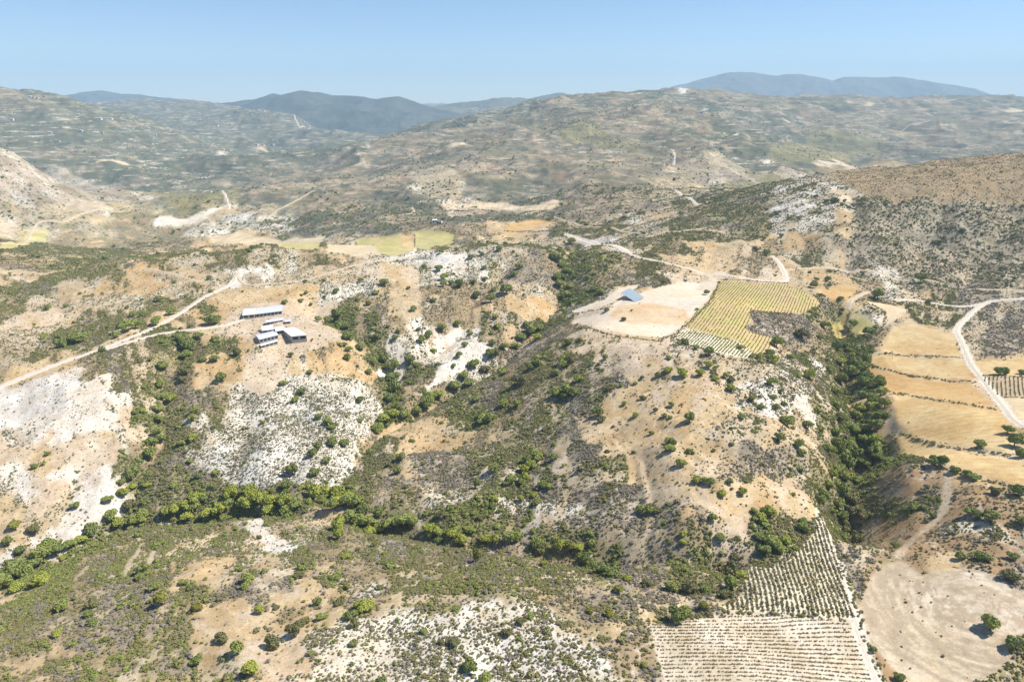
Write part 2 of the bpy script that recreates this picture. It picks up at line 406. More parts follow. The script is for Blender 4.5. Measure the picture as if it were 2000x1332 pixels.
# ------------------------------------------------------------------ ground cover survey (rows of the photo, run lengths)
ROWS = {
205:"2n 24v 8n v 2n v 2n 2v 3n v n 5v", 225:"26v 9n 4v 11n", 245:"24v 11n 3v 12n", 265:"20v 14n 6v 10n", 285:"18v 17n 8v 7n",
305:"2q 14v 18n 12v 4n", 325:"3q 12v 18n 3q 4v 2p 8h", 345:"4q 8v 20n 5q s 4q 8h", 365:"5q 5v 10n 3c 5v 4n 3m 3s 4c 8h",
385:"6q m v 3s 2n 5n 3v 2c 5v 4n 2m 4s 3c p 2k 6h", 405:"3m 2p 2m v 3s 3v 4n 4v 5p 5n 2m 4s 4c 8k",
425:"p 4m 3s 5m 6v 2n 6v 2n 4m 5s 3c t 8k", 445:"2p 3m 4b 6c 5v 4b 3t 3s 3m 5s 3c t 8k",
478:"2s 5b 2b 4t 9m 2s 4m w 2m 3m 2s 5t o m 9k"[:0] or "2s 5b 2b 4t 9m 2s 4m w 3m 2s 5t o m 9k",
511:"3b 2s 3b 4s 2m 3b 2p 5c 2m b 3d 3s 3t 3t 3m 8k", 544:"2t 3s 3o 3m 2w 4m 2p 2t 4c 2g 2d 4s 3p 3t 3o 2s 6k",
577:"2s 2m 4o 2m 5t 3c 3t 3b 3m 2d 5p 6t 2o 2s 2m 4g", 610:"s 3p 3m 2s 2o 5p d 2b 2t 4b 2o c 6p 6t s y 2m t 2s 3g",
643:"3m 4s 3t 3p 3p d d 2b c 2b d 2m d b 7p 2t 2g s d y d 4t 3g", 676:"2m 3s t 2s 2d 2o 2p 3o 2d 2c 2w 2d b g s 8p 2t 2b 2d d 4t 3g",
709:"b 3t 4s d 2o o 2p 3o 2d c c 3w 3b d s 3p 4t 3m 2d 2d 4t 3t", 742:"4w 4s d 3o 2c 2c 2o 2c 2d 2c 3s 3s g 5t 3m 3c s 2d 7t",
775:"5w 3s d 2s c 6c 2d 2b 6s 2g 7t 3c s 2d 7t", 808:"6w s d 2s 8c d 2d b 6s g 8t 3c s 2d 7t",
841:"3p w 2p d 2s 7c c 2d 3t 3s 2s 2g 6t 4m s 3d 7t", 874:"7p d 2s 7c b 2s 4t 3s t 2g 6t 3m m s 3d 6t",
907:"2w 4p b t s 8c 3s 3g 3s s t m 2s 5t 4g s 3d 2b 4t", 940:"2w 2p w 2d b 4g 4c 3s 2b 2g 3s 2m 2m s 4t t 3g g 3d 3e m 3t",
973:"4m 2w 2d 10d 3s 2m 3s 3g 3g 5t 2t s 3d g 6e", 1006:"3m 3w 3d 2s 4d 2m 3s 4d 5c 5g g 5t 2s s 2d g e 3e 2m",
1039:"2m 2w 2d 4s 3s 3m 3s 5d 2d 2c 5g 2b 2p d s 2s 2g 3e 3c e", 1072:"c 4d 4s 2m s 3m s 3s g 4s 2g 3d 3g 2g s 2p 2d 2s g 4e 4e",
1105:"4d 5s m 2t 3m s 3b 6s 3s 2d 3g 2s s 5s g 3e 2t 3e", 1138:"2d 2s 3s 2s 2t m 3g t 2m m 8s 3s 3g 3s 5s g e 7e",
1171:"t 3s 5g 2s 2g 4t 2b m 6s b b 6g 7g e 8e", 1204:"2s 6g 2s 7t 2m 3c 4c c b 3g m 10b 8e",
1237:"s 2b 3g 3s s 6t 8c 3c m 3b 11b 8e", 1270:"2s t 3b 4s 2m 3p 2c 11c m 2b 10b e 6e s",
1303:"2b 3s 2m 3s 2m 4p 12c 2c 2b 10b e 5e 2s", 1336:"2b 3s 3m 2t 2m 4p 12c 2c 2b 10b e 4e 3s",
}
COVERS = ['e','h','q','w','c','p','t','o','b','s','g','d','m','v','n','k','y','fieldpale','fieldgold','fieldorange','fieldgreen','fieldbright','quarry','pad','padorange',
          'vineyardgold','vineyardwhite','vineyardbrown','vineyardchalk','vineyardmid','ploughed','roadwhite','roadtan']
CI = {k: i for i, k in enumerate(COVERS)}
# colour A, colour B (mottled), shrubs per m2: grey, olive, green ; shrub size
CT = {
 'e': ((.37,.255,.145),(.27,.195,.12), .08,.10,.012, .9),
 'w': ((.74,.70,.62),(.58,.51,.41), .03,.045,.003, .75),
 'c': ((.72,.68,.59),(.53,.47,.37), .27,.52,.025, .74),
 'p': ((.57,.49,.39),(.48,.38,.27), .03,.03,.003, .7),
 't': ((.53,.43,.28),(.44,.33,.19), .03,.035,.005, .75),
 'o': ((.50,.38,.22),(.43,.295,.15), .025,.035,.004, .8),
 'b': ((.36,.28,.18),(.27,.215,.13), .18,.22,.02, .85),
 's': ((.235,.22,.105),(.33,.285,.16), .16,.95,.12, .90),
 'g': ((.235,.21,.17),(.33,.28,.215), .55,.17,.02, .90),
 'd': ((.17,.165,.08),(.27,.24,.14), .04,.35,.22, 1.1),
 'm': ((.55,.48,.37),(.40,.32,.21), .13,.19,.015, .8),
 'h': ((.36,.275,.175),(.26,.20,.115), .10,.13,.006, .8),
 'q': ((.46,.39,.32),(.36,.30,.23), .06,.07,.004, 1.0),
 'v': ((.07,.085,.075),(.16,.145,.12), .020,.080,.030, 1.3),
 'n': ((.38,.275,.19),(.23,.185,.12), .025,.035,.006, 1.1),
 'k': ((.44,.385,.30),(.22,.195,.135), .15,.30,.05, 1.1),
 'y': ((.42,.38,.12),(.36,.30,.12), .0,.006,.004, .9),
 'fieldpale': ((.60,.50,.33),(.54,.43,.27), 0,0,0, 1),
 'fieldgold': ((.60,.46,.24),(.50,.34,.15), .0008,.0012,0, .7),
 'fieldorange': ((.53,.37,.17),(.46,.29,.12), .001,.001,0, .7),
 'fieldgreen': ((.40,.37,.13),(.52,.43,.22), .001,.002,0, .7),
 'fieldbright': ((.40,.38,.14),(.48,.41,.20), 0,0,0, 1),
 'quarry': ((.72,.67,.58),(.66,.59,.48), 0,.0005,0, 1),
 'pad': ((.66,.57,.45),(.60,.50,.37), .0002,.0004,0, .8),
 'padorange': ((.56,.39,.21),(.62,.48,.31), .0003,.0003,0, .8),
 'vineyardgold': ((.50,.37,.20),(.46,.40,.16), 0,0,0, 1),
 'vineyardwhite': ((.68,.64,.54),(.50,.46,.28), 0,0,0, 1),
 'vineyardbrown': ((.46,.36,.24),(.40,.33,.20), 0,0,0, 1),
 'vineyardchalk': ((.62,.57,.47),(.46,.39,.27), 0,.001,0, .6),
 'vineyardmid': ((.66,.61,.48),(.50,.45,.31), 0,.001,0, .6),
 'ploughed': ((.60,.53,.42),(.47,.39,.27), .004,.004,0, .7),
 'roadwhite': ((.70,.64,.54),(.60,.52,.40), 0,0,0, 1),
 'roadtan': ((.58,.48,.34),(.50,.40,.27), 0,0,0, 1),
}
seeds = []; sid = []
for py, runs in ROWS.items():
    cells = []
    for tok in runs.split():
        n = int(tok[:-1] or 1)
        cells += [tok[-1]] * n
    cells = (cells + [cells[-1]] * 60)[:50]
    cells = [cells[0]] * 2 + cells + [cells[-1]] * 2
    for i, c in enumerate(cells):
        seeds.append((20 + 40 * (i - 2), py)); sid.append(CI[c])
sw = at(seeds)
sa, sl = to_al(sw[:, 0], sw[:, 1])
sid = np.array(sid)
# coarse raster of the cover, then looked up through a warp so that its edges are ragged
QA, QL = 520, 620
qa = np.linspace(-A_MAX, A_MAX, QA); ql = np.linspace(math.log(R_MIN), math.log(R_MAX), QL)
raster = np.zeros((QL, QA), int)
for j in range(QL):
    dl = (sl - ql[j])
    near = np.abs(dl) < max(0.35, np.sort(np.abs(dl))[60] * 1.2)
    d2 = (qa[:, None] - sa[near][None]) ** 2 + (0.8 * dl[near][None]) ** 2
    raster[j] = sid[near][np.argmin(d2, 1)]
def cover_at(x, y):
    a, l = to_al(x, y)
    r = np.exp(l)
    k = np.clip(r / 350.0, 1, 12)
    wx = fbm(x / k, y / k, 38, 301, 4, .6); wy = fbm(x / k, y / k, 38, 331, 4, .6)
    a = a + 0.034 * wx + 0.016 * fbm(x / k, y / k, 9, 351, 3, .6); l = l + 0.055 * wy + 0.02 * fbm(x / k, y / k, 9, 361, 3, .6)
    i = np.clip(np.round((a + A_MAX) / (2 * A_MAX) * (QA - 1)), 0, QA - 1).astype(int)
    j = np.clip(np.round((l - ql[0]) / (ql[-1] - ql[0]) * (QL - 1)), 0, QL - 1).astype(int)
    g = raster[j, i]
    # pockets: every kind of ground is broken by smaller patches of its neighbours
    k2 = np.clip(r / 420.0, 1, 3); n1 = fbm(x / k2, y / k2 * 1.3, 16, 1301, 5, .72); n2 = fbm(x / k2, y / k2 * 1.3, 11, 1333, 5, .72)
    P1 = dict(s='b', m='c', w='p', e='b', c='s', t='b', p='c', o='t', b='g', g='m', d='s', v='n', n='v', k='c', h='t', q='c', y='t')
    P2 = dict(s='g', m='s', w='c', e='b', c='m', t='p', p='t', o='b', b='t', g='m', d='b', v='s', n='m', k='s', h='b', q='b', y='s')
    P3 = dict(s='m', m='t', w='m', e='g', c='w', t='o', p='m', o='s', b='s', g='s', d='d', v='m', n='s', k='g', h='o', q='n', y='y')
    out = g.copy()
    for tab, msk in ((P1, n1 > .25), (P2, n2 > .26), (P3, (n1 < -.28))):
        lut = np.array([CI[tab[c]] if c in tab else i_ for i_, c in enumerate(COVERS)])
        out = np.where(msk, lut[g], out)
    return out
COV = cover_at(VX, VY)
ex = 3.0 * fbm(VX, VY, 14, 371, 3)
soft_x = VX + ex; soft_y = VY + 3.0 * fbm(VX, VY, 14, 391, 3)
for nm, (cov, P2) in FW.items():
    if cov in ('w', 'p', 'g', 'o', 'h', 'k') or nm.startswith(('padF', 'fr', 'ch')):
        ds_ = np.clip(dist / 700, 1, 5); ok = inside(VX + 2.4 * ds_ * ex, VY + 2 * ds_ * (soft_y - VY), P2)
    else:
        ok = inside(VX + 0.25 * ex, VY, P2)
    COV[ok] = CI[cov]
rd = ROADD + 1.2 * fbm(VX, VY, 9, 411, 2)
ROADM = rd < 0.7
tabA = np.array([CT[k][0] for k in COVERS]); tabB = np.array([CT[k][1] for k in COVERS])
dens = np.array([CT[k][2:5] for k in COVERS]); size_t = np.array([CT[k][5] for k in COVERS])

# albedo per ground point
mix = np.clip(0.5 + 1.1 * fbm(VX, VY, 16, 431, 5, .62), 0, 1)
far = smooth((dist - 1500) / 1800)
mixf = np.clip(0.5 + 1.3 * fbm(VX, VY, 120, 451, 6, .68), 0, 1)
mix = mix * (1 - far) + mixf * far
RGB = np.zeros(VX.shape + (3,))
blurw = [blur((COV == i).astype(np.float32), 2) for i in range(len(COVERS))]
for i in range(len(COVERS)):
    if blurw[i].max() == 0: continue
    RGB += blurw[i][..., None] * (tabA[i] * (1 - mix[..., None]) + tabB[i] * mix[..., None])
# broad drifts of warmer, greyer and paler earth
hue = fbm(VX, VY, 85, 471, 3)
nat = blur(np.isin(COV, [i for i, k in enumerate(COVERS) if len(k) == 1 and k not in 'wcvnq']).astype(np.float32), 2)[..., None]
RGB = RGB * (1 + nat * (np.array([1.02, .98, .90]) - 1))
RGB *= (1 + 0.10 * hue)[..., None] * np.array([1.0, 1.0, 1.0]) + np.stack([0.05 * hue, 0 * hue, -0.10 * hue], -1)
# stubble rows in the fields
fieldset = np.isin(COV, [CI[k] for k in ('fieldpale', 'fieldgold', 'fieldorange')])
stripe = np.sin((VX * 0.35 + VY * 0.94) * 2 * math.pi / 5.5 + 1.5 * fbm(VX, VY, 60, 481, 2))
RGB *= (1 + 0.07 * stripe * fieldset)[..., None]
pl_ = COV == CI['ploughed']
fx = VX + 18 * fbm(VX, VY, 60, 491, 2); fy = VY
rr_ = np.hypot(fx - 215, fy - 250); tt_ = np.arctan2(fy - 250, fx - 215)
stripe2 = fbm(rr_ * 3.2, tt_ * 34, 9, 497, 4, .65)
sm_ = (smooth(.5 + 2.2 * stripe2) * pl_)[..., None]
RGB = RGB * (1 - sm_) + sm_ * np.array([.40, .32, .22])
# worn goat paths and rain-washed rills: thin bare lines
RILL = smooth(1 - np.abs(fbm(VX + 8 * hue, VY, 34, 611, 4, .55)) / .028) * smooth((1500 - dist) / 500)
RILL = np.maximum(RILL, .8 * smooth(1 - np.abs(fbm(VX, VY + 5 * hue, 19, 641, 3, .5)) / .03) * (fbm(VX, VY, 60, 661, 2) > .1) * smooth((1000 - dist) / 300))
RILL *= np.isin(COV, [i for i, k in enumerate(COVERS) if len(k) == 1])
RGB = RGB * (1 - .55 * RILL[..., None]) + .55 * RILL[..., None] * np.array([.66, .59, .48])
# far slopes: pale strips of terrace, bare cuts and dark groves
u = VX * 0.8 + VY * 0.3; vv = VZ
strips = fbm(VX * .55 + VY * .2, VZ * 5 + VY * .12, 44, 511, 4, .65) * 0.75 + fbm(VX, VY * .5, 170, 531, 4, .6) * 0.55
pale = smooth((strips - 0.24) / 0.12) * smooth((dist - 1300) / 900)
isv = blurw[CI['v']]; isn = blurw[CI['n']]
FARM = blur(far * np.clip(isv + isn * .62 + .3 * blurw[CI['m']] + .3 * blurw[CI['s']], 0, 1), 2)
amt = (pale * (isv * 0.35 + isn * 0.3))[..., None]
RGB = RGB * (1 - amt) + amt * (np.array([.66, .58, .46]) * (0.8 + .35 * fbm(VX, VY, 300, 541, 3))[..., None])
grove = smooth((fbm(VX * .7, VY * .4 + VZ * 2, 75, 551, 5, .7) - 0.08) / 0.16) * smooth((dist - 1300) / 900) * (isn + isv * .6)
RGB = RGB * (1 - 0.62 * grove[..., None]) + 0.62 * grove[..., None] * np.array([.085, .10, .055])
for tone, wd, P2 in RW:
    D = poly_dist(VX, VY, P2[::2] if len(P2) > 8 else P2, wd + 4)
    a_ = smooth(1 - (D - wd * .45 + 1.0 * fbm(VX, VY, 6, 571, 2)) / 2.2) * (0.85 if wd > 2.5 else .6)
    c_ = np.array(CT['road' + tone][0])
    RGB = RGB * (1 - a_[..., None]) + c_ * a_[..., None]
loc = fbm(VX * .6, VY * .6 + VZ * 1.5, 30, 577, 4, .7) * smooth((dist - 1100) / 800)
RGB *= np.clip(1 + .45 * loc, .6, 1.4)[..., None]
RGB = np.clip(RGB, 0.02, 0.75)
# how strongly the small scale scrub speckle is drawn in the ground itself (only where plants are too far to be set one by one)
tot = dens.sum(1)[COV] * (size_t[COV] ** 2)
SPK = np.clip(np.minimum(tot, .3) * 2.2, 0, 0.6) * smooth((dist - 1250) / 900)
SPK = blur(SPK, 2) * (ROADD > 1)
TUFT = np.clip(.32 + tot * 4, 0, 1) * (1 - 0.9 * blur(np.isin(COV, [i for i, k in enumerate(COVERS) if len(k) > 1]).astype(float), 2))
# ------------------------------------------------------------------ mesh and material helpers
def np_mesh(name, verts, faces):
    """faces: (n,k) int array with constant k"""
    me = bpy.data.meshes.new(name)
    verts = np.asarray(verts, np.float32); faces = np.asarray(faces, np.int32)
    n, k = faces.shape
    me.vertices.add(len(verts)); me.vertices.foreach_set('co', verts.ravel())
    me.loops.add(n * k); me.loops.foreach_set('vertex_index', faces.ravel())
    me.polygons.add(n)
    me.polygons.foreach_set('loop_start', np.arange(0, n * k, k, dtype=np.int32))
    me.polygons.foreach_set('loop_total', np.full(n, k, np.int32))
    me.update(calc_edges=True)
    return me
def link(name, me, mat=None, parent=None):
    o = bpy.data.objects.new(name, me)
    COL.objects.link(o)
    if mat and me is not None and not me.materials: me.materials.append(mat)
    if parent: o.parent = parent
    return o
def structure(o):
    o['kind'] = 'structure'; return o
def smooth_shade(me):
    me.polygons.foreach_set('use_smooth', np.ones(len(me.polygons), bool))

def new_mat(name):
    m = bpy.data.materials.new(name); m.use_nodes = True
    nt = m.node_tree; nt.nodes.clear()
    o = nt.nodes.new('ShaderNodeOutputMaterial'); b = nt.nodes.new('ShaderNodeBsdfPrincipled')
    nt.links.new(b.outputs[0], o.inputs[0])
    b.inputs['Roughness'].default_value = 0.9
    b.inputs['Specular IOR Level'].default_value = 0.15
    return m, nt, b
def noise(nt, vec, scale, detail=4, rough=.6):
    n = nt.nodes.new('ShaderNodeTexNoise'); n.inputs['Scale'].default_value = scale
    n.inputs['Detail'].default_value = detail; n.inputs['Roughness'].default_value = rough
    nt.links.new(vec, n.inputs['Vector']); return n.outputs[0]
def mathn(nt, op, a, b=None, c=None, clamp=False):
    n = nt.nodes.new('ShaderNodeMath'); n.operation = op; n.use_clamp = clamp
    for i, v in enumerate((a, b, c)):
        if v is None: continue
        if isinstance(v, (int, float)): n.inputs[i].default_value = v
        else: nt.links.new(v, n.inputs[i])
    return n.outputs[0]
def remap(nt, v, a, b, c, d):
    n = nt.nodes.new('ShaderNodeMapRange'); n.clamp = True
    nt.links.new(v, n.inputs[0])
    for i, q in enumerate((a, b, c, d)): n.inputs[1 + i].default_value = q
    return n.outputs[0]
def mixc(nt, f, a, b, mode='MIX'):
    n = nt.nodes.new('ShaderNodeMix'); n.data_type = 'RGBA'; n.blend_type = mode
    for idx, v in ((0, f), (6, a), (7, b)):
        if isinstance(v, (int, float)): n.inputs[idx].default_value = v
        elif isinstance(v, tuple): n.inputs[idx].default_value = (*v, 1)
        else: nt.links.new(v, n.inputs[idx])
    return n.outputs[2]
def geo_pos(nt):
    return nt.nodes.new('ShaderNodeNewGeometry').outputs['Position']
def attr(nt, name):
    n = nt.nodes.new('ShaderNodeAttribute'); n.attribute_name = name; return n

# ------------------------------------------------------------------ ground
idx = np.arange(NA * NR).reshape(NR, NA)
F = np.stack([idx[:-1, :-1], idx[:-1, 1:], idx[1:, 1:], idx[1:, :-1]], -1).reshape(-1, 4)
V = np.stack([VX, VY, VZ + CAM_Z], -1).reshape(-1, 3)
me = np_mesh('ground', V, F)
ca_ = me.attributes.new('cover_tint', 'FLOAT_COLOR', 'POINT')
ca_.data.foreach_set('color', np.concatenate([RGB.reshape(-1, 3), np.ones((NA * NR, 1))], 1).astype(np.float32).ravel())
for nm, arr in (('speckle', SPK), ('tuft', TUFT), ('farmix', FARM)):
    t_ = me.attributes.new(nm, 'FLOAT', 'POINT'); t_.data.foreach_set('value', arr.astype(np.float32).ravel())
smooth_shade(me)
gm, nt, b = new_mat('dry_ground')
pos = geo_pos(nt)
base = attr(nt, 'cover_tint').outputs['Color']
spk = attr(nt, 'speckle').outputs['Fac']; tuf = attr(nt, 'tuft').outputs['Fac']
fine = noise(nt, pos, 1.1, 6, .7)
mid = noise(nt, pos, 0.22, 4, .6)
val = mathn(nt, 'ADD', remap(nt, fine, .25, .75, -.22, .22), remap(nt, mid, .3, .7, -.13, .13))
val = mathn(nt, 'ADD', val, 1.0)
cb = nt.nodes.new('ShaderNodeVectorMath'); cb.operation = 'SCALE'
nt.links.new(base, cb.inputs[0]); nt.links.new(val, cb.inputs['Scale'])
col = cb.outputs[0]
# dry tufts and stones
for tsc, tmax in ((0.75, .75), (1.7, .6)):
  vo = nt.nodes.new('ShaderNodeTexVoronoi'); vo.inputs['Scale'].default_value = tsc; nt.links.new(pos, vo.inputs['Vector'])
  pick = nt.nodes.new('ShaderNodeSeparateColor'); nt.links.new(vo.outputs['Color'], pick.inputs[0])
  rad = mathn(nt, 'MULTIPLY', pick.outputs[0], 0.62)
  tm = remap(nt, mathn(nt, 'SUBTRACT', rad, vo.outputs['Distance']), -.02, .12, 0, 1)
  tm = mathn(nt, 'MULTIPLY', tm, mathn(nt, 'MULTIPLY', tuf, remap(nt, pick.outputs[1], .35, .5, 0, tmax)))
  col = mixc(nt, tm, col, mixc(nt, pick.outputs[2], (.24,.20,.12), (.16,.15,.08)))
# far hillsides: groves, bare cuts and terrace strips that follow the contours
fmx = attr(nt, 'farmix').outputs['Fac']
mp_ = nt.nodes.new('ShaderNodeMapping'); mp_.inputs['Scale'].default_value = (.55, .55, 3.2); nt.links.new(pos, mp_.inputs[0])
fa = noise(nt, mp_.outputs[0], 1 / 105, 9, .68)
mp2 = nt.nodes.new('ShaderNodeMapping'); mp2.inputs['Scale'].default_value = (.35, .45, 5.0); mp2.inputs['Location'].default_value = (300, 90, 40); nt.links.new(pos, mp2.inputs[0])
fb = noise(nt, mp2.outputs[0], 1 / 48, 8, .7)
col = mixc(nt, mathn(nt, 'MULTIPLY', fmx, remap(nt, fa, .54, .50, 0, .82)), col, (.07, .088, .055))
col = mixc(nt, mathn(nt, 'MULTIPLY', fmx, remap(nt, fb, .57, .605, 0, .95)), col, mixc(nt, remap(nt, fine, .3, .7, 0, 1), (.74, .68, .57), (.52, .43, .30)))
# far scrub, too small to be set one by one
def specks(col, scale, amount, dark, light, seed):
    vo = nt.nodes.new('ShaderNodeTexVoronoi'); vo.inputs['Scale'].default_value = scale
    mp = nt.nodes.new('ShaderNodeMapping'); mp.inputs['Location'].default_value = (seed, seed * 2, 0); mp.inputs['Scale'].default_value = (1, 1, 0.4)
    nt.links.new(pos, mp.inputs[0]); nt.links.new(mp.outputs[0], vo.inputs['Vector'])
    sp = nt.nodes.new('ShaderNodeSeparateColor'); nt.links.new(vo.outputs['Color'], sp.inputs[0])
    on = mathn(nt, 'LESS_THAN', sp.outputs[0], mathn(nt, 'MULTIPLY', spk, amount))
    m_ = mathn(nt, 'MULTIPLY', on, remap(nt, vo.outputs['Distance'], .25, .55, .9, 0))
    return mixc(nt, m_, col, mixc(nt, sp.outputs[1], dark, light))
col = specks(col, 0.21, 1.3, (.09,.10,.05), (.18,.17,.095), 3.0)
col = specks(col, 0.10, 0.7, (.075,.09,.045), (.13,.145,.075), 9.0)
nt.links.new(col, b.inputs['Base Color'])
bp = nt.nodes.new('ShaderNodeBump'); bp.inputs['Strength'].default_value = 0.5; bp.inputs['Distance'].default_value = 0.5
nt.links.new(fine, bp.inputs['Height']); nt.links.new(bp.outputs[0], b.inputs['Normal'])
ground_obj = structure(link('ground', me, gm))

# ------------------------------------------------------------------ roads and tracks as sheets
def road_mat(name, c1, c2, crown):
    m, nt, b = new_mat(name)
    pos = geo_pos(nt)
    c = mixc(nt, remap(nt, noise(nt, pos, .35, 6, .7), .3, .7, 0, 1), c1, c2)
    ac = mathn(nt, 'ABSOLUTE', attr(nt, 'across').outputs['Fac'])
    wob_ = remap(nt, noise(nt, pos, .18, 4, .6), .3, .7, -.25, .25)
    c = mixc(nt, remap(nt, mathn(nt, 'ADD', ac, wob_), .30, .12, 0, .6), c, crown)
    c = mixc(nt, remap(nt, mathn(nt, 'ADD', ac, wob_), .70, 1.0, 0, .8), c, crown)
    nt.links.new(c, b.inputs['Base Color'])
    return m
RM = {'white': road_mat('chalk_track', (.66,.61,.52), (.58,.51,.41), (.50,.42,.30)), 'tan': road_mat('earth_track', (.60,.50,.36), (.50,.40,.27), (.38,.30,.18))}
for ri, (tone, wd, P2) in enumerate(RW):
    if wd < 2.5: continue
    t = np.gradient(P2, axis=0); t /= np.maximum(np.hypot(t[:, 0], t[:, 1])[:, None], 1e-6)
    nrm = np.stack([-t[:, 1], t[:, 0]], 1)
    hw = wd * (0.42 + 0.07 * np.sin(np.arange(len(P2)) * .9) + 0.05 * rng.standard_normal(len(P2)))
    rows = []
    for k in np.linspace(-1, 1, 5):
        q = P2 + nrm * (hw * k)[:, None]
        r = np.hypot(q[:, 0], q[:, 1])
        z = ground(q[:, 0], q[:, 1]) + CAM_Z + np.where(abs(k) == 1, -0.15, 0.10 + r * 0.0004)
        rows.append(np.stack([q[:, 0], q[:, 1], z], 1))
    R = np.stack(rows, 1)
    n = len(P2); id_ = np.arange(n * 5).reshape(n, 5)
    Fq = np.stack([id_[:-1, :-1], id_[:-1, 1:], id_[1:, 1:], id_[1:, :-1]], -1).reshape(-1, 4)
    me = np_mesh('track', R.reshape(-1, 3), Fq); smooth_shade(me)
    aa_ = me.attributes.new('across', 'FLOAT', 'POINT'); aa_.data.foreach_set('value', np.tile(np.linspace(-1, 1, 5), n).astype(np.float32))
    structure(link('road' if wd > 3.5 else 'path', me, RM[tone]))

# ------------------------------------------------------------------ far mountain ranges
def mountain(crest, D, half, base_z, c1, c2, seed):
    cr = np.array(crest, float)
    nx, ny = 420, 90
    px = np.linspace(cr[0, 0], cr[-1, 0], nx)
    py = np.interp(px, cr[:, 0], cr[:, 1])
    d = ray_dirs(np.stack([px, py], 1))
    x = d[:, 0] / d[:, 1] * D; zc_ = d[:, 2] / d[:, 1] * D
    s = np.linspace(-1, 1, ny)
    X = np.repeat(x[None], ny, 0); Y = D + s[:, None] * half + 0 * X
    prof = (1 - np.abs(s[:, None]) ** 1.15)
    rn = ridged(X, Y, D * .075, seed, 5)
    Z = base_z + (zc_[None] - base_z) * prof - np.abs(s[:, None]) ** .7 * (1 - np.abs(s[:, None])) * D * .034 * (1 - rn)
    Z = Z + fbm(X, Y, D * .02, seed + 3, 3) * D * .0014
    id_ = np.arange(nx * ny).reshape(ny, nx)
    Fq = np.stack([id_[:-1, :-1], id_[:-1, 1:], id_[1:, 1:], id_[1:, :-1]], -1).reshape(-1, 4)
    me = np_mesh('mountain', np.stack([X, Y, Z + CAM_Z], -1).reshape(-1, 3), Fq); smooth_shade(me)
    m, nt, b = new_mat('far_slopes')
    pos = geo_pos(nt)
    nt.links.new(mixc(nt, remap(nt, noise(nt, pos, 20 / D, 7, .65), .4, .6, 0, 1), c1, c2), b.inputs['Base Color'])
    return structure(link('mountains', me, m))
mountain([(20,214),(90,198),(130,187),(160,180),(200,176),(235,181),(275,183),(320,190),(380,196),(440,204),(560,214)], 13000, 1800, -300, (.06,.08,.08), (.11,.12,.11), 601)
mountain([(330,225),(420,202),(470,195),(515,189),(535,182),(548,185),(590,177),(620,181),(650,187),(690,186),(735,193),(780,188),(805,195),(835,207),(855,213),(900,222),(960,235)], 9500, 2300, -380, (.045,.065,.06), (.09,.10,.085), 631)
mountain([(780,226),(830,210),(880,203),(930,196),(960,192),(1000,190),(1030,193),(1060,186),(1100,180),(1140,188),(1200,200)], 11200, 1500, -300, (.09,.11,.07), (.15,.14,.10), 661)
mountain([(1240,190),(1330,164),(1370,156),(1405,146),(1425,141),(1470,142),(1520,146),(1570,145),(1600,151),(1625,157),(1650,151),(1700,150),(1760,151),(1810,156),(1860,165),(1900,173),(1950,188),(1990,200)], 16500, 2200, -300, (.07,.09,.09), (.12,.12,.11), 691)

# ------------------------------------------------------------------ foliage
def leaf_mesh(name, seed, nleaf, leaf, lobes, flat=.8, core=True, trunkless=True):
    """a crown of unit radius: leaf quads spread through several lobes, with dense small cores that carry them"""
    r = np.random.default_rng(seed)
    L = []
    for k in range(lobes):
        a = r.uniform(0, 2 * math.pi); d = (0.0 if k == 0 else r.uniform(.30, .66)); rad = r.uniform(.26, .50) if lobes > 1 else .95
        if k == 0 and lobes > 1: rad = .60
        L.append((d * math.cos(a), d * math.sin(a), flat * r.uniform(.45, .95) if k else flat * .72, rad))
    L = np.array(L)
    which = r.choice(lobes, nleaf, p=(L[:, 3] ** 2) / (L[:, 3] ** 2).sum())
    dirs = r.standard_normal((nleaf, 3)); dirs /= np.linalg.norm(dirs, axis=1)[:, None]
    dirs[:, 2] = np.where(dirs[:, 2] < -.35, -dirs[:, 2], dirs[:, 2])
    rr = L[which, 3] * r.uniform(.72, 1.10, nleaf)
    c = L[which, :3] + dirs * rr[:, None] * np.array([1, 1, flat])
    c[:, 2] = np.maximum(c[:, 2], 0.04)
    nn = dirs + r.standard_normal((nleaf, 3)) * .55; nn /= np.linalg.norm(nn, axis=1)[:, None]
    t1 = np.cross(nn, r.standard_normal((nleaf, 3))); t1 /= np.linalg.norm(t1, axis=1)[:, None]
    t2 = np.cross(nn, t1)
    s = leaf * r.uniform(.6, 1.3, nleaf)[:, None]
    V = np.stack([c - t1 * s - t2 * s * .3, c + t2 * s * .9, c + t1 * s - t2 * s * .2, c - t2 * s * .8], 1).reshape(-1, 3)
    Fq = np.arange(nleaf * 4).reshape(-1, 4)
    if core:
        # low, lumpy cores as quads
        nu, nv = 8, 5
        for (x, y, z, rad) in L:
            off = len(V)
            U, W = np.meshgrid(np.arange(nu) / nu * 2 * math.pi, np.linspace(.12, math.pi - .12, nv))
            k = rad * .74 * (1 + .12 * r.standard_normal(U.shape))
            P_ = np.stack([x + k * np.sin(W) * np.cos(U), y + k * np.sin(W) * np.sin(U), np.maximum(z + flat * k * np.cos(W), 0)], -1).reshape(-1, 3)
            q = []
            for j in range(nv - 1):
                for i in range(nu):
                    q.append((off + j * nu + i, off + (j + 1) * nu + i, off + (j + 1) * nu + (i + 1) % nu, off + j * nu + (i + 1) % nu))
            for j0 in (0, (nv - 1) * nu):
                q.append((off + j0, off + j0 + 2, off + j0 + 4, off + j0 + 6))
            V = np.concatenate([V, P_]); Fq = np.concatenate([Fq, np.array(q)])
    return np_mesh(name, V, Fq)

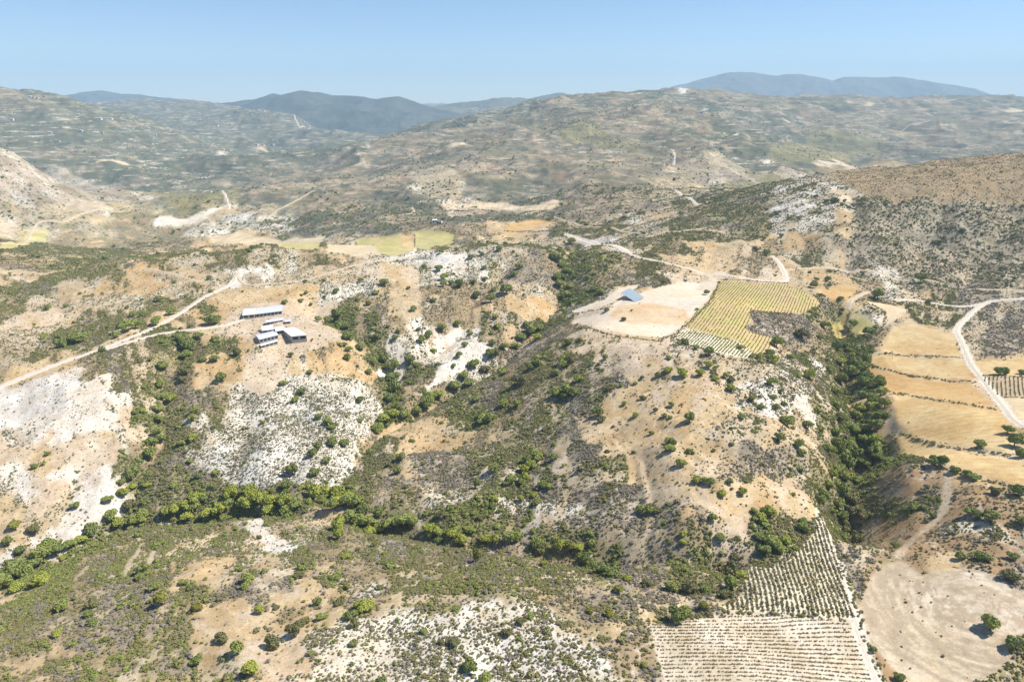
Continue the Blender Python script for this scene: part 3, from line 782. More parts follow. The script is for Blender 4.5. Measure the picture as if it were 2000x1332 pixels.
def foliage_mat(name, dark, light, tip, spread=.6):
    m, nt, b = new_mat(name)
    info = nt.nodes.new('ShaderNodeObjectInfo')
    pos = geo_pos(nt)
    n1 = remap(nt, noise(nt, pos, 1.3, 3, .7), .3, .7, 0, 1)
    f = mathn(nt, 'ADD', mathn(nt, 'MULTIPLY', info.outputs['Random'], spread), mathn(nt, 'MULTIPLY', n1, 1 - spread))
    c = mixc(nt, f, dark, light)
    c = mixc(nt, remap(nt, noise(nt, pos, 3.7, 2, .6), .52, .70, 0, .7), c, tip)
    nt.links.new(c, b.inputs['Base Color'])
    b.inputs['Roughness'].default_value = .75
    return m
FM = {
 'grey': foliage_mat('dry_grey_twigs', (.22,.19,.155), (.34,.30,.245), (.40,.36,.28)),
 'olive': foliage_mat('olive_leaves', (.19,.185,.07), (.31,.29,.12), (.38,.35,.15)),
 'green': foliage_mat('green_leaves', (.18,.22,.06), (.30,.33,.09), (.38,.39,.13)),
 'b': foliage_mat('bright_foliage', (.27,.315,.055), (.39,.41,.08), (.50,.49,.11), .4),
 'g': foliage_mat('mid_foliage', (.21,.255,.065), (.32,.355,.095), (.42,.43,.13), .35),
 'k': foliage_mat('dark_foliage', (.16,.20,.06), (.25,.29,.085), (.35,.36,.12), .35),
 'y': foliage_mat('yellow_green_foliage', (.20,.21,.04), (.29,.28,.06), (.38,.34,.09), .35),
 'o': foliage_mat('olive_foliage', (.15,.15,.06), (.23,.22,.09), (.32,.29,.13), .35),
}
bark, nt, b = new_mat('bark')
nt.links.new(mixc(nt, noise(nt, geo_pos(nt), 3.0, 4), (.10,.075,.05), (.22,.17,.12)), b.inputs['Base Color'])
SH = {}
for kind in ('grey', 'olive', 'green'):
    for v in range(3):
        me = leaf_mesh('shrub', 40 + v + len(SH) * 3, 95 if kind != 'grey' else 80, .17 if kind != 'grey' else .13, 2 + v, .68)
        me.materials.append(FM[kind]); SH[(kind, v)] = me
CR = {}
for kind in 'bgkyo':
    for v in range(3):
        me = leaf_mesh('crown', 90 + v * 7 + ord(kind), 1150, .095, 8 + v, .80)
        me.materials.append(FM[kind]); CR[(kind, v)] = me
def trunk_mesh():
    vs, fs = [], []
    def limb(p0, p1, r0, r1, seg=5):
        p0 = Vector(p0); p1 = Vector(p1); ax = (p1 - p0).normalized()
        a = ax.orthogonal().normalized(); c = ax.cross(a); o = len(vs)
        for k in range(3):
            t = k / 2; p = p0.lerp(p1, t); r = r0 + (r1 - r0) * t
            for i in range(seg):
                an = 2 * math.pi * i / seg
                vs.append(p + a * (r * math.cos(an)) + c * (r * math.sin(an)))
        for k in range(2):
            for i in range(seg):
                fs.append((o + k * seg + i, o + k * seg + (i + 1) % seg, o + (k + 1) * seg + (i + 1) % seg, o + (k + 1) * seg + i))
    limb((0, 0, -.35), (.03, 0, .45), .09, .06)
    for k in range(5):
        an = k * 1.3
        limb((.03, 0, .38), (.45 * math.cos(an), .45 * math.sin(an), .85), .045, .018)
    me = np_mesh('trunk', np.array([tuple(v) for v in vs]), np.array(fs)); me.materials.append(bark); return me
TRUNK = trunk_mesh()
# ------------------------------------------------------------------ trees: photo column, row, width in photo pixels, foliage kind
TREES = """95,602,15,k 128,597,12,k 335,609,22,g 416,625,30,k 407,628,24,k 261,614,16,g 280,614,16,g 245,642,32,g 266,635,26,g 305,628,26,g 228,656,16,g 350,660,20,g 371,672,40,k 389,656,24,k 364,695,24,g 397,700,18,k 420,700,24,k 432,737,28,k 320,716,28,g 154,663,30,g 121,674,22,k 140,663,22,g 86,658,16,b 115,659,13,k 199,685,16,k 553,747,18,g 590,763,20,k 578,781,18,b 605,725,16,k 569,693,14,k 465,688,20,o 588,586,14,k 556,590,15,k 658,569,16,k 635,578,10,k 598,572,10,k 607,595,9,k 315,751,22,g 317,772,24,g 311,797,26,g 311,817,26,g 308,842,22,g 270,814,14,g 380,803,22,g 376,816,20,b 364,726,20,o 357,740,18,o 640,824,26,g 648,833,20,g 623,814,18,g 679,698,16,g 672,672,14,k 644,625,26,k 665,639,26,g 623,625,18,g 682,656,22,k 681,681,18,g 411,542,14,k 340,550,12,k 493,483,12,k 395,453,8,k 340,453,9,k 311,585,16,k 364,579,9,k 392,599,9,k 278,585,8,k
827,522,16,k 857,523,22,k 862,492,13,k 891,486,12,k 704,548,13,k 750,551,24,g 734,571,18,g 867,541,22,b 865,555,18,g 895,555,26,k 881,553,16,k 919,502,15,k 940,495,14,k 975,487,16,k 988,476,12,k 1002,492,9,k 1014,520,18,g 1005,534,18,g 947,523,14,k 926,550,18,k 947,544,15,k 930,578,24,k 958,585,24,k 989,567,32,k 965,564,18,g 848,586,16,k 809,602,18,g 718,592,15,k 657,569,14,k 660,614,30,k 671,632,34,k 681,656,28,k 706,677,26,k 680,697,18,k 666,672,16,g 778,646,14,g 736,656,20,k 772,660,16,k 818,642,13,k 839,653,24,k 825,663,22,g 863,639,24,g 895,632,20,g 919,651,13,g 909,672,18,g 897,693,18,g 848,684,16,g 886,714,14,g 855,709,12,g 800,702,26,k 814,712,20,k 751,702,30,k 769,716,34,k 765,737,36,k 772,758,34,k 762,779,30,k 730,709,22,g 720,726,16,g 751,817,36,b 769,807,30,b 737,835,32,g 790,807,32,g 814,803,26,g 835,786,36,g 856,768,30,b 842,775,26,g 704,782,20,k 704,819,18,k 652,831,18,k 1094,555,26,g 1108,530,28,g 1115,471,20,g 1108,488,16,g 1091,506,22,k 1098,516,22,g 1087,541,24,g 1119,502,20,g 1105,576,26,g 1108,593,26,k 1101,607,22,g 1080,502,18,k 1101,541,24,k 1112,558,20,g 1133,590,12,k 1175,569,24,g 1161,565,18,k 1185,604,13,o 1217,623,14,o 1234,606,6,o 968,618,15,b 972,635,18,b 961,649,14,g 961,670,20,k 1017,656,28,g 1035,646,34,g 1049,656,26,b 1052,639,26,g 1028,632,24,k 1007,674,24,g 986,677,22,g 958,691,24,k 968,688,22,k 1108,667,26,k 1133,663,14,b 1140,670,10,y 1038,712,30,k 1049,698,26,g 1049,709,22,g 982,725,30,g 1101,702,30,g 1098,712,30,g 1087,726,26,g 1112,705,24,o 1129,740,22,b 1087,768,28,g 1105,761,30,g 1122,765,26,g 1101,772,26,k 1014,744,32,o 986,786,30,g 1010,789,24,g 944,817,36,g 958,817,26,g 942,810,22,k 930,779,20,k 905,733,30,g 891,754,36,g 926,712,30,g 947,719,26,o 916,747,28,g 1168,805,34,k 1175,817,22,o 1212,751,14,g 1240,748,12,g 1254,737,11,o 1285,732,16,g 1304,722,22,b 1332,728,26,b 1336,733,18,g 1307,697,16,g 1255,776,16,o 1219,787,15,g 1241,810,18,b 1311,790,15,g 1297,811,16,y 1308,814,12,k 1347,817,28,k 1168,711,12,o 1168,721,10,o 1182,698,16,g 1177,684,9,g 1194,751,10,b 1189,758,16,o 1280,800,12,o
1368,728,24,b 1384,711,26,b 1338,669,24,k 1359,677,18,k 1384,688,26,k 1426,756,24,b 1398,739,17,b 1417,733,15,g 1429,742,18,o 1468,778,19,y 1512,775,17,g 1526,764,14,g 1450,812,18,g 1487,795,16,k 1517,795,20,k 1538,824,28,g 1545,819,18,g 1578,830,25,g 1599,803,15,g 1603,837,15,b 1580,733,26,b 1559,733,20,g 1506,746,24,g 1506,702,26,b 1503,690,20,k 1517,670,28,g 1484,698,20,b 1545,697,18,g 1566,653,28,o 1447,677,20,g 1610,635,20,g 1594,614,16,g 1601,658,16,g 1615,609,12,g 1695,649,24,k 1657,641,24,g 1664,632,20,g 1690,704,24,k 1636,679,28,k 1650,674,22,k 1641,705,26,b 1498,495,18,k 1492,467,10,k 1475,487,14,o 1527,460,12,k 1380,572,14,k 1361,604,8,k 1618,546,16,k 1594,546,12,k 1589,558,18,k 1641,583,14,k 1797,546,24,k 1713,578,24,k 1816,588,16,k 1950,726,20,k 1961,727,18,k 1995,726,16,k 1967,840,24,k 1667,712,30,k 1660,730,34,g 1681,719,30,k 1692,740,28,k 1716,747,28,g 1720,765,28,g 1685,747,30,k 1681,772,32,k 1702,782,30,k 1706,793,28,b 1727,789,26,g 1723,810,28,k 1702,814,30,k 1681,796,30,b 1671,810,30,g 1664,835,32,g 1685,838,30,k 1713,831,30,k 1642,740,26,g 1634,765,28,g 1632,790,26,g 1640,815,28,o 1632,842,26,g 1622,720,22,g
1618,879,30,g 1637,872,36,k 1662,872,34,g 1647,893,34,g 1669,890,32,k 1709,879,36,g 1691,904,28,k 1713,890,30,g 1734,901,30,k 1637,915,32,g 1658,908,34,k 1709,857,30,b 1687,857,30,g 1651,933,32,g 1673,937,28,k 1626,926,24,b 1618,946,24,b 1608,971,32,g 1600,977,22,k 1647,959,32,k 1665,973,34,o 1637,984,30,k 1662,995,34,o 1684,1006,30,o 1644,1009,30,k 1655,1031,32,o 1673,1053,28,o 1647,1049,26,k 1310,875,22,g 1345,880,15,g 1329,904,26,g 1559,866,24,g 1521,855,24,k 1564,915,18,g 1362,936,22,b 1376,939,20,g 1388,941,20,g 1412,962,22,b 1450,960,22,b 1425,940,16,k 1503,996,32,b 1472,996,17,g 1392,1011,20,g 1405,1049,22,g 1334,1057,18,b 1338,1111,18,g 1506,1056,38,g 1495,1071,34,k 1517,1067,32,g 1532,1053,26,b 1568,1031,24,g 1568,1017,20,k 1430,1118,40,o 1448,1121,30,b 1427,1140,34,g 1416,1158,28,o 1376,1183,24,y 1322,1205,42,k 1338,1197,30,g 1311,1145,30,g 1347,1147,32,o 1376,1147,28,k 1912,867,24,k 1980,864,28,k 1991,886,24,k 1826,902,26,k 1840,903,24,k 1886,925,20,k 1899,930,22,k 1865,919,18,k 1988,962,28,k 1944,959,20,o 1895,1001,28,k 1908,1006,26,k 1933,1011,32,k 1995,1018,26,k 1819,1007,16,k 1747,1064,18,k 1875,1087,20,k 1911,1088,28,k 1926,1090,22,k 1977,1087,20,k 1933,1221,36,g 1704,1268,14,k 1756,1324,20,k 1980,1255,28,k 1970,1125,26,o
712,1181,42,b 932,1090,22,y 978,1080,18,y 918,1302,34,k 947,1322,38,g 885,1252,26,o 692,1254,18,o 1017,1212,20,o 990,1234,22,o 882,1042,30,b 903,1053,32,b 918,1035,24,g 950,1051,32,b 969,1053,28,b 997,1049,34,g 1012,1049,26,g 1048,1058,32,g 1059,1064,24,g 1092,1064,34,b 1113,1067,30,y 1131,1067,26,b 838,1031,34,b 853,1035,26,b 795,1013,38,g 777,1020,34,g 806,1020,30,g 759,1024,34,g 740,1031,34,b 722,1035,28,b 722,1017,34,g 704,1017,34,g 715,995,34,k 740,1002,30,k 686,1006,34,g 664,1024,38,b 661,966,44,b 679,969,38,b 697,977,34,g 650,984,38,k 864,1004,28,o 885,989,16,k 925,1002,18,k 1139,1093,32,k 1157,1103,34,k 1175,1111,30,k 1193,1118,32,k 1204,1121,22,k 1307,874,24,b 1252,995,24,g 1268,996,26,g 1284,996,22,o 965,913,28,g 1030,899,30,k 1048,890,34,g 1037,908,30,b 1026,933,28,b 997,935,28,k 990,941,24,g 1019,941,24,g 1081,893,24,k 1023,915,24,b 1059,948,24,g 1073,948,20,g 932,948,18,g 1044,966,18,b 1017,973,18,b 1048,980,22,g 1334,1040,18,b 1207,1150,26,y 1225,1129,20,b 1262,1136,30,o 1189,1197,26,y 1151,1194,18,y 1063,1100,20,y 1090,1134,16,y 1077,1116,22,o 1258,1297,16,y 784,892,24,k 777,919,20,k 722,879,20,g 677,1085,20,b 733,1063,16,y 751,1082,16,b 677,1145,18,y
297,864,26,g 293,886,30,g 315,854,24,g 261,922,28,k 257,933,26,k 239,940,20,k 259,949,20,b 241,962,22,b 210,975,22,g 148,987,18,k 29,1024,24,y 67,1035,22,o 16,1058,18,k 217,1006,32,g 232,1020,30,b 253,987,26,o 185,1035,32,k 159,1053,24,b 134,1063,30,g 94,1067,38,g 83,1081,34,g 109,1074,30,k 40,1076,24,k 65,1100,36,k 29,1107,34,k 47,1118,38,g 14,1125,36,k 7,1139,34,g 80,1132,36,b 33,1147,30,b 355,864,18,g 376,855,20,b 387,931,17,k 371,899,17,g 612,886,24,k 622,873,26,k 572,919,28,k 559,948,32,k 615,922,28,k 637,897,22,k 651,861,28,k 673,864,24,k 452,966,38,b 445,977,34,g 489,962,40,b 507,973,42,b 481,980,38,b 532,977,40,b 557,977,38,b 579,984,36,g 525,995,36,b 565,995,34,g 434,991,34,b 405,1002,34,b 384,973,34,b 380,988,28,g 362,988,32,b 340,995,34,b 326,998,30,g 366,1009,28,b 282,1002,30,g 275,1016,26,b 261,1020,28,g 615,962,38,b 637,959,42,b 659,980,40,b 677,978,34,g 663,1043,30,b 507,1190,26,b 532,1254,34,o 465,1268,34,g 490,1306,38,b 434,1245,30,o 387,1290,26,k 387,1187,20,y 174,1199,20,k 181,1179,28,o 112,1237,22,b 125,1183,26,g 315,1172,32,y 302,1145,26,k 279,1111,26,k 275,1125,24,k 358,1136,20,g 583,1122,24,o 478,1143,20,g 576,1230,34,o 594,1212,24,o 691,1254,20,g 1775,830,0,k"""
ZONES = [  # first match names the place of the tree
 ((0,150,470,560), "on the stony ridge above the main track"),
 ((0,560,300,690), "on the dry slope beside the main track"),
 ((300,560,470,720), "on the slope just left of the farm"),
 ((470,560,640,700), "beside the farm sheds"),
 ((300,700,400,870), "in the narrow green gully below the farm"),
 ((230,790,330,1000), "at the foot of the narrow gully"),
 ((400,690,640,800), "on the orange grass below the farm"),
 ((640,560,700,720), "on the slope right of the farm"),
 ((690,540,980,640), "between the farm and the blue shed"),
 ((700,640,800,800), "in the gully right of the farm"),
 ((640,790,880,850), "where the two central gullies meet"),
 ((800,640,1000,700), "around the central white chalk patch"),
 ((1070,450,1180,620), "in the gully left of the blue shed"),
 ((820,470,1070,560), "on the pale hilltop below the green fields"),
 ((880,600,1140,780), "on the wooded slope left of the spur"),
 ((880,780,1140,850), "at the lower end of the wooded slope"),
 ((1140,660,1620,760), "on the upper dry spur below the vineyard"),
 ((1140,760,1620,850), "on the middle of the dry spur"),
 ((1280,850,1600,1010), "on the lower spur above the vineyard"),
 ((1580,600,1760,760), "at the upper end of the shady ravine"),
 ((1590,760,1760,870), "in the middle of the shady ravine"),
 ((1590,870,1760,1080), "in the lower part of the shady ravine"),
 ((1760,820,2000,960), "along the edge of the golden terraces"),
 ((1700,960,2000,1110), "on the brown slope beside the dirt path"),
 ((1690,1110,2000,1332), "at the edge of the bare cleared patch"),
 ((1380,980,1600,1200), "at the edge of the chalk vineyard"),
 ((1180,1080,1400,1332), "in the scrub left of the chalk vineyard"),
 ((900,860,1110,1000), "in the small grove above the valley wood"),
 ((1100,980,1400,1080), "on the scrub slope right of the grove"),
 ((870,1000,1230,1160), "in the right end of the valley wood"),
 ((640,940,870,1060), "in the middle of the valley wood"),
 ((300,940,640,1030), "in the brightest stretch of the valley wood"),
 ((0,980,300,1170), "in the left end of the valley wood"),
 ((340,840,720,960), "on the speckled slope above the valley"),
 ((640,1060,900,1332), "by the white chalk ground at the bottom"),
 ((900,1160,1180,1332), "on the white chalk ground at the bottom"),
 ((340,1160,640,1332), "on the bare tan slope at the bottom"),
 ((0,1100,400,1332), "on the green slope at lower left"),
 ((0,0,1100,600), "on the far side of the farm track"),
 ((1100,0,2000,660), "beside the track under the brown hill"),
]
LOOK = {'b': 'bright green', 'g': 'mid green', 'k': 'dark green', 'y': 'yellow green', 'o': 'olive brown'}
ORD = ["first","second","third","fourth","fifth","sixth","seventh","eighth","ninth","tenth","eleventh","twelfth","thirteenth","fourteenth","fifteenth","sixteenth","seventeenth","eighteenth","nineteenth","twentieth"]
def ordinal(n):
    if n < 20: return ORD[n]
    return ("twenty " if n < 39 else "forty ") + ORD[(n - 19) % 20]
T = []
for tok in TREES.split():
    a_, b_, c_, k_ = tok.split(',')
    if int(c_) > 0: T.append([float(a_), float(b_), float(c_), k_])
tp = np.array([(t[0], t[1] + t[2] * .25) for t in T])
tw = at(tp)
BLOCK = {'pos': [], 'r': []}
tree_rows = []
for t, p in zip(T, tw):
    slant = math.sqrt(p[0] ** 2 + p[1] ** 2 + p[2] ** 2)
    rad = t[2] / 2 / FPX * slant * .95
    zn = "on the open hillside"
    for (x0, y0, x1, y1), z_ in ZONES:
        if x0 <= t[0] <= x1 and y0 <= t[1] <= y1: zn = z_; break
    tree_rows.append(dict(px=t[0], py=t[1], w=t[2], k=t[3], p=p, r=rad, zone=zn))
order = sorted(range(len(tree_rows)), key=lambda i: -tree_rows[i]['w'])
single = set(order[:300])
big_w = {}
for i in single:
    q = tree_rows[i]; q['size'] = 'large' if q['w'] >= 32 else ('medium' if q['w'] >= 24 else 'small')
groups = {}
for i in single:
    q = tree_rows[i]; groups.setdefault((q['zone'], q['size'], q['k']), []).append(i)
for key, ids in groups.items():
    ids.sort(key=lambda i: tree_rows[i]['px'])
    for n, i in enumerate(ids):
        zone, size, k = key
        if len(ids) == 1: lab = f"the only {size} {LOOK[k]} tree {zone}"
        elif n == 0: lab = f"leftmost {size} {LOOK[k]} tree {zone}"
        elif n == len(ids) - 1: lab = f"rightmost {size} {LOOK[k]} tree {zone}"
        else: lab = f"{ordinal(n)} from left, {size} {LOOK[k]} tree {zone}"
        tree_rows[i]['label'] = ' '.join(lab.split()[:16])
TREE_STUFF = {k: [] for k in 'bgkyo'}
for i, q in enumerate(tree_rows):
    x, y, z = q['p']; z += CAM_Z
    v = i % 3; rz = rng.uniform(0, 6.28); hh = rng.uniform(.72, 1.25)
    if q['px'] == 932: hh = 2.0
    if i in single:
        root = bpy.data.objects.new('tree', None); COL.objects.link(root)
        root.location = (x, y, z); root.rotation_euler = (0, 0, rz)
        root.empty_display_size = .5
        root['label'] = q['label']; root['category'] = 'tree'; root['group'] = 'trees ' + q['zone']
        r = q['r']
        tr = link('trunk', TRUNK, None, root); tr.scale = (r, r, r)
        cr = link('crown', CR[(q['k'], v)], None, root); cr.scale = (r * rng.uniform(.82, 1.1), r * rng.uniform(.82, 1.1), r * hh); cr.location = (0, 0, r * .12)
        q['crown'] = cr
    else:
        TREE_STUFF[q['k']].append((x, y, z + q['r'] * .05, q['r'], q['r'] * hh, rz, v))
src_crown = {}
for i in single:
    q = tree_rows[i]; src_crown.setdefault((q['k'], i % 3), q['crown'])

# ------------------------------------------------------------------ scrub
def scatter_object(name, rows, sources, label, cat):
    """rows: x,y,z,sxy,sz,rot,variant; sources: objects whose shape each variant repeats"""
    rows = np.array(rows, np.float32)
    me = bpy.data.meshes.new(name)
    me.vertices.add(len(rows)); me.vertices.foreach_set('co', rows[:, :3].copy().ravel())
    for nm, c in (('sxy', 3), ('sz', 4), ('rot', 5), ('variant', 6)):
        a = me.attributes.new(nm, 'FLOAT', 'POINT'); a.data.foreach_set('value', rows[:, c].copy())
    o = link(name, me)
    o['kind'] = 'stuff'; o['label'] = label; o['category'] = cat
    ng = bpy.data.node_groups.new(name, 'GeometryNodeTree')
    ng.interface.new_socket('Geometry', in_out='INPUT', socket_type='NodeSocketGeometry')
    ng.interface.new_socket('Geometry', in_out='OUTPUT', socket_type='NodeSocketGeometry')
    N_, L_ = ng.nodes, ng.links
    gi = N_.new('NodeGroupInput'); go = N_.new('NodeGroupOutput')
    def at_(nm):
        a = N_.new('GeometryNodeInputNamedAttribute'); a.data_type = 'FLOAT'; a.inputs[0].default_value = nm; return a.outputs[0]
    sx, sz, rt, vr = at_('sxy'), at_('sz'), at_('rot'), at_('variant')
    cs = N_.new('ShaderNodeCombineXYZ'); L_.new(sx, cs.inputs[0]); L_.new(sx, cs.inputs[1]); L_.new(sz, cs.inputs[2])
    crn = N_.new('ShaderNodeCombineXYZ'); L_.new(rt, crn.inputs[2])
    j = N_.new('GeometryNodeJoinGeometry')
    for v, so in enumerate(sources):
        cmp_ = N_.new('FunctionNodeCompare'); cmp_.data_type = 'FLOAT'; cmp_.operation = 'EQUAL'
        L_.new(vr, cmp_.inputs[0]); cmp_.inputs[1].default_value = v; cmp_.inputs['Epsilon'].default_value = .1
        oi = N_.new('GeometryNodeObjectInfo'); oi.inputs[0].default_value = so; oi.transform_space = 'ORIGINAL'
        oi.inputs['As Instance'].default_value = True
        ins = N_.new('GeometryNodeInstanceOnPoints')
        L_.new(gi.outputs[0], ins.inputs['Points']); L_.new(cmp_.outputs[0], ins.inputs['Selection'])
        L_.new(oi.outputs['Geometry'], ins.inputs['Instance']); L_.new(crn.outputs[0], ins.inputs['Rotation']); L_.new(cs.outputs[0], ins.inputs['Scale'])
        L_.new(ins.outputs[0], j.inputs[0])
    L_.new(j.outputs[0], go.inputs[0])
    md = o.modifiers.new('scatter', 'NODES'); md.node_group = ng
    return o
names = {'b': 'bright green', 'g': 'mid green', 'k': 'dark green', 'y': 'yellow green', 'o': 'olive brown'}
# candidates over the whole slope, thinned by the cover's own density
RMAX = 2150.0
Asp = math.radians(46)
RN = 950.0
nn_, nf_ = 3000000, 2200000
r_ = np.concatenate([np.sqrt(rng.uniform(R_MIN ** 2, RN ** 2, nn_)), np.sqrt(rng.uniform(RN ** 2, RMAX ** 2, nf_))])
ncand = nn_ + nf_
a_ = rng.uniform(-Asp, Asp, ncand)
X = r_ * np.sin(a_); Y = r_ * np.cos(a_) + APEX_Y
cd = np.where(r_ < RN, nn_ / (Asp * (RN ** 2 - R_MIN ** 2)), nf_ / (Asp * (RMAX ** 2 - RN ** 2)))
# look the cover up from the ground points themselves
ia = np.clip(np.round((np.arctan2(X, Y - APEX_Y) + A_MAX) / (2 * A_MAX) * (NA - 1)), 0, NA - 1).astype(int)
il = np.clip(np.round((np.log(r_) - math.log(R_MIN)) / (math.log(R_MAX) - math.log(R_MIN)) * (NR - 1)), 0, NR - 1).astype(int)
cov = COV[il, ia]
d3 = dens[cov] * (1 - .55 * smooth((r_ - 650) / 600))[:, None]
thin = np.minimum(1.0, (900.0 / r_) ** 1.3)
clump = np.clip(1.0 + 1.5 * fbm(X, Y, 13, 701, 3, .6), .12, 2.4)
clump_g = np.clip(1.0 + 2.4 * fbm(X, Y, 32, 731, 3), 0.0, 3.0)
pg = d3[:, 0] * clump * thin / cd; po = d3[:, 1] * clump * thin / cd; pn = d3[:, 2] * clump_g * thin / cd
print('scrub prob max', float((pg + po + pn).max()))
u = rng.uniform(0, 1, ncand)
kind = np.where(u < pg, 0, np.where(u < pg + po, 1, np.where(u < pg + po + pn, 2, -1)))
kind[(ROADD[il, ia] < 1.2) | (RILL[il, ia] > .45)] = -1
keep = kind >= 0
X, Y, kind, cov, r_, thin = X[keep], Y[keep], kind[keep], cov[keep], r_[keep], thin[keep]
# hedges of scrub along terrace and field edges
HEDGES = [([(1722,690),(1800,696),(1880,699)],.9),([(1700,713),(1760,730),(1830,740),(1903,748)],1.1),([(1740,766),(1870,787),(1945,800)],1.0),([(1745,845),(1800,860),(1880,878),(1970,890)],1.3),
 ([(1740,850),(1800,895),(1900,930),(2000,955)],1.3),([(1120,640),(1170,648),(1230,660),(1290,668)],1.0),([(1290,668),(1335,640),(1385,590),(1405,550)],1.0),([(1320,662),(1400,692),(1460,706)],1.3),
 ([(1405,546),(1470,549),(1540,553)],1.0),([(1130,612),(1160,607),(1195,600)],1.3),([(1344,650),(1400,658),(1440,672),(1450,690)],1.0),([(1918,734),(2000,737)],1.1),([(1960,777),(2000,777)],.7),
 ([(1415,1197),(1500,1199),(1600,1206)],1.0),([(1262,1215),(1330,1205),(1400,1196)],.9),([(1615,1030),(1650,1120),(1675,1190),(1690,1250),(1725,1332)],1.0),([(1595,1010),(1560,1068),(1500,1104),(1452,1110),(1440,1160),(1395,1188)],1.1),
 ([(870,412),(960,412),(1060,412)],2.5),([(985,452),(1090,450)],2.0),([(1660,610),(1655,640),(1670,665)],1.3),([(1700,655),(1720,648),(1728,610),(1690,590)],1.3)]
hx, hy, hk, hs = [], [], [], []
for poly, sz in HEDGES:
    H2 = resample(at(poly)[:, :2], 1.3 * sz)
    n = len(H2)
    hx += list(H2[:, 0] + rng.normal(0, .8, n)); hy += list(H2[:, 1] + rng.normal(0, .8, n))
    hk += list(rng.choice([0, 1, 1, 2], n)); hs += list(sz * rng.uniform(.6, 1.3, n))
sizes = size_t[cov] * rng.lognormal(-0.12, .38, len(X)) * (0.85 / np.sqrt(thin)) * np.array([.95, .95, 1.45])[kind]
X = np.concatenate([X, hx]); Y = np.concatenate([Y, hy]); kind = np.concatenate([kind, hk]).astype(int); sizes = np.concatenate([sizes, hs])
cov = np.concatenate([cov, np.full(len(hx), CI['b'])])
sizes = np.clip(sizes, .35, 4.5)
Z = ground(X, Y) + CAM_Z - sizes * .08
rot = rng.uniform(0, 6.28, len(X)); var = rng.integers(0, 3, len(X)); hgt = sizes * rng.uniform(.75, 1.15, len(X))
print('scrub plants', len(X), 'per kind', np.bincount(kind))
# the 300 that show largest stand as plants of their own
slant = np.sqrt(X ** 2 + Y ** 2 + (Z - CAM_Z) ** 2)
dep = Y * CP - (Z - CAM_Z) * SP
PX = 1000 + FPX * X / dep; PY = 666 - FPX * (Y * SP + (Z - CAM_Z) * CP) / dep
app = np.where((PX > 0) & (PX < 2000) & (PY < 1332), sizes / slant, 0)
top = np.argsort(-app)[:300]
shrub_src = {}
KN = ['grey', 'olive', 'green']
CW = {'w': 'white chalk', 'c': 'speckled chalk', 'p': 'pale bare earth', 't': 'dry tan grass', 'o': 'orange dry grass', 'b': 'brown earth', 's': 'dense scrub ground', 'g': 'grey scrub ground', 'd': 'valley wood floor', 'm': 'mixed stony ground', 'vineyardchalk': 'chalk vineyard soil'}
LK = {0: 'grey twiggy', 1: 'olive brown', 2: 'leafy green'}
def side(px):
    return ['far left', 'left', 'centre left', 'centre', 'centre right', 'right', 'far right'][min(6, int(px / 286))]
sg = {}
for i in top:
    key = (int(kind[i]), COVERS[cov[i]], side(PX[i])); sg.setdefault(key, []).append(i)
for (k, c, s), ids in sg.items():
    ids.sort(key=lambda i: PX[i])
    for n, i in enumerate(ids):
        o = link('shrub', SH[(KN[k], int(var[i]))])
        o.location = (X[i], Y[i], Z[i]); o.rotation_euler = (0, 0, rot[i]); o.scale = (sizes[i], sizes[i], hgt[i])
        cw = CW.get(c, 'field edge')
        pre = '' if len(ids) == 1 else ('leftmost ' if n == 0 else ('rightmost ' if n == len(ids) - 1 else ordinal(n) + ' from left '))
        o['label'] = f"{pre}{LK[k]} shrub on {cw} at the bottom {s}"
        o['category'] = 'shrub'; o['group'] = f"{LK[k]} shrubs on {cw}"
        shrub_src.setdefault((KN[k], int(var[i])), o)
restm = np.ones(len(X), bool); restm[top] = False
for k in range(3):
    for v in range(3):
        if (KN[k], v) not in shrub_src:
            i = np.argmax(np.where(restm & (kind == k) & (app > 0), app, 0)); restm[i] = False
            o = link('shrub', SH[(KN[k], v)]); o.location = (X[i], Y[i], Z[i]); o.scale = (sizes[i], sizes[i], hgt[i])
            o['label'] = f"{LK[k]} shrub at the edge of the slope scrub"; o['category'] = 'shrub'; o['group'] = f"{LK[k]} shrubs on the slope"
            shrub_src[(KN[k], v)] = o
for k in range(3):
    m = restm & (kind == k)
    scatter_object(['grey_scrub', 'olive_scrub', 'green_scrub'][k], np.stack([X, Y, Z, sizes, hgt, rot, var.astype(float)], 1)[m],
        [shrub_src[(KN[k], v)] for v in range(3)], ['low grey twiggy scrub scattered over the dry hillsides', 'olive brown scrub covering the hillsides', 'leafy green bushes between the scrub of the slopes'][k], 'scrub')
# further trees: the small marked ones, the wooded gullies and the far groves
def more_trees(n, rmin, rmax, covs, size, kinds, dfun=None):
    rr = np.sqrt(rng.uniform(rmin ** 2, rmax ** 2, n)); aa = rng.uniform(-Asp, Asp, n)
    xs = rr * np.sin(aa); ys = rr * np.cos(aa) + APEX_Y
    ia = np.clip(np.round((aa + A_MAX) / (2 * A_MAX) * (NA - 1)), 0, NA - 1).astype(int)
    il = np.clip(np.round((np.log(rr) - math.log(R_MIN)) / (math.log(R_MAX) - math.log(R_MIN)) * (NR - 1)), 0, NR - 1).astype(int)
    ok = np.isin(COV[il, ia], [CI[c] for c in covs]) & (ROADD[il, ia] > 3)
    if dfun is not None: ok &= rng.uniform(0, 1, n) < dfun(xs, ys)
    xs, ys = xs[ok], ys[ok]; zs = ground(xs, ys) + CAM_Z
    for x, y, z in zip(xs, ys, zs):
        r = size * rng.lognormal(0, .3); k = kinds[rng.integers(0, len(kinds))]
        TREE_STUFF[k].append((x, y, z - r * .1, r, r * rng.uniform(.8, 1.15), rng.uniform(0, 6.28), int(rng.integers(0, 3))))
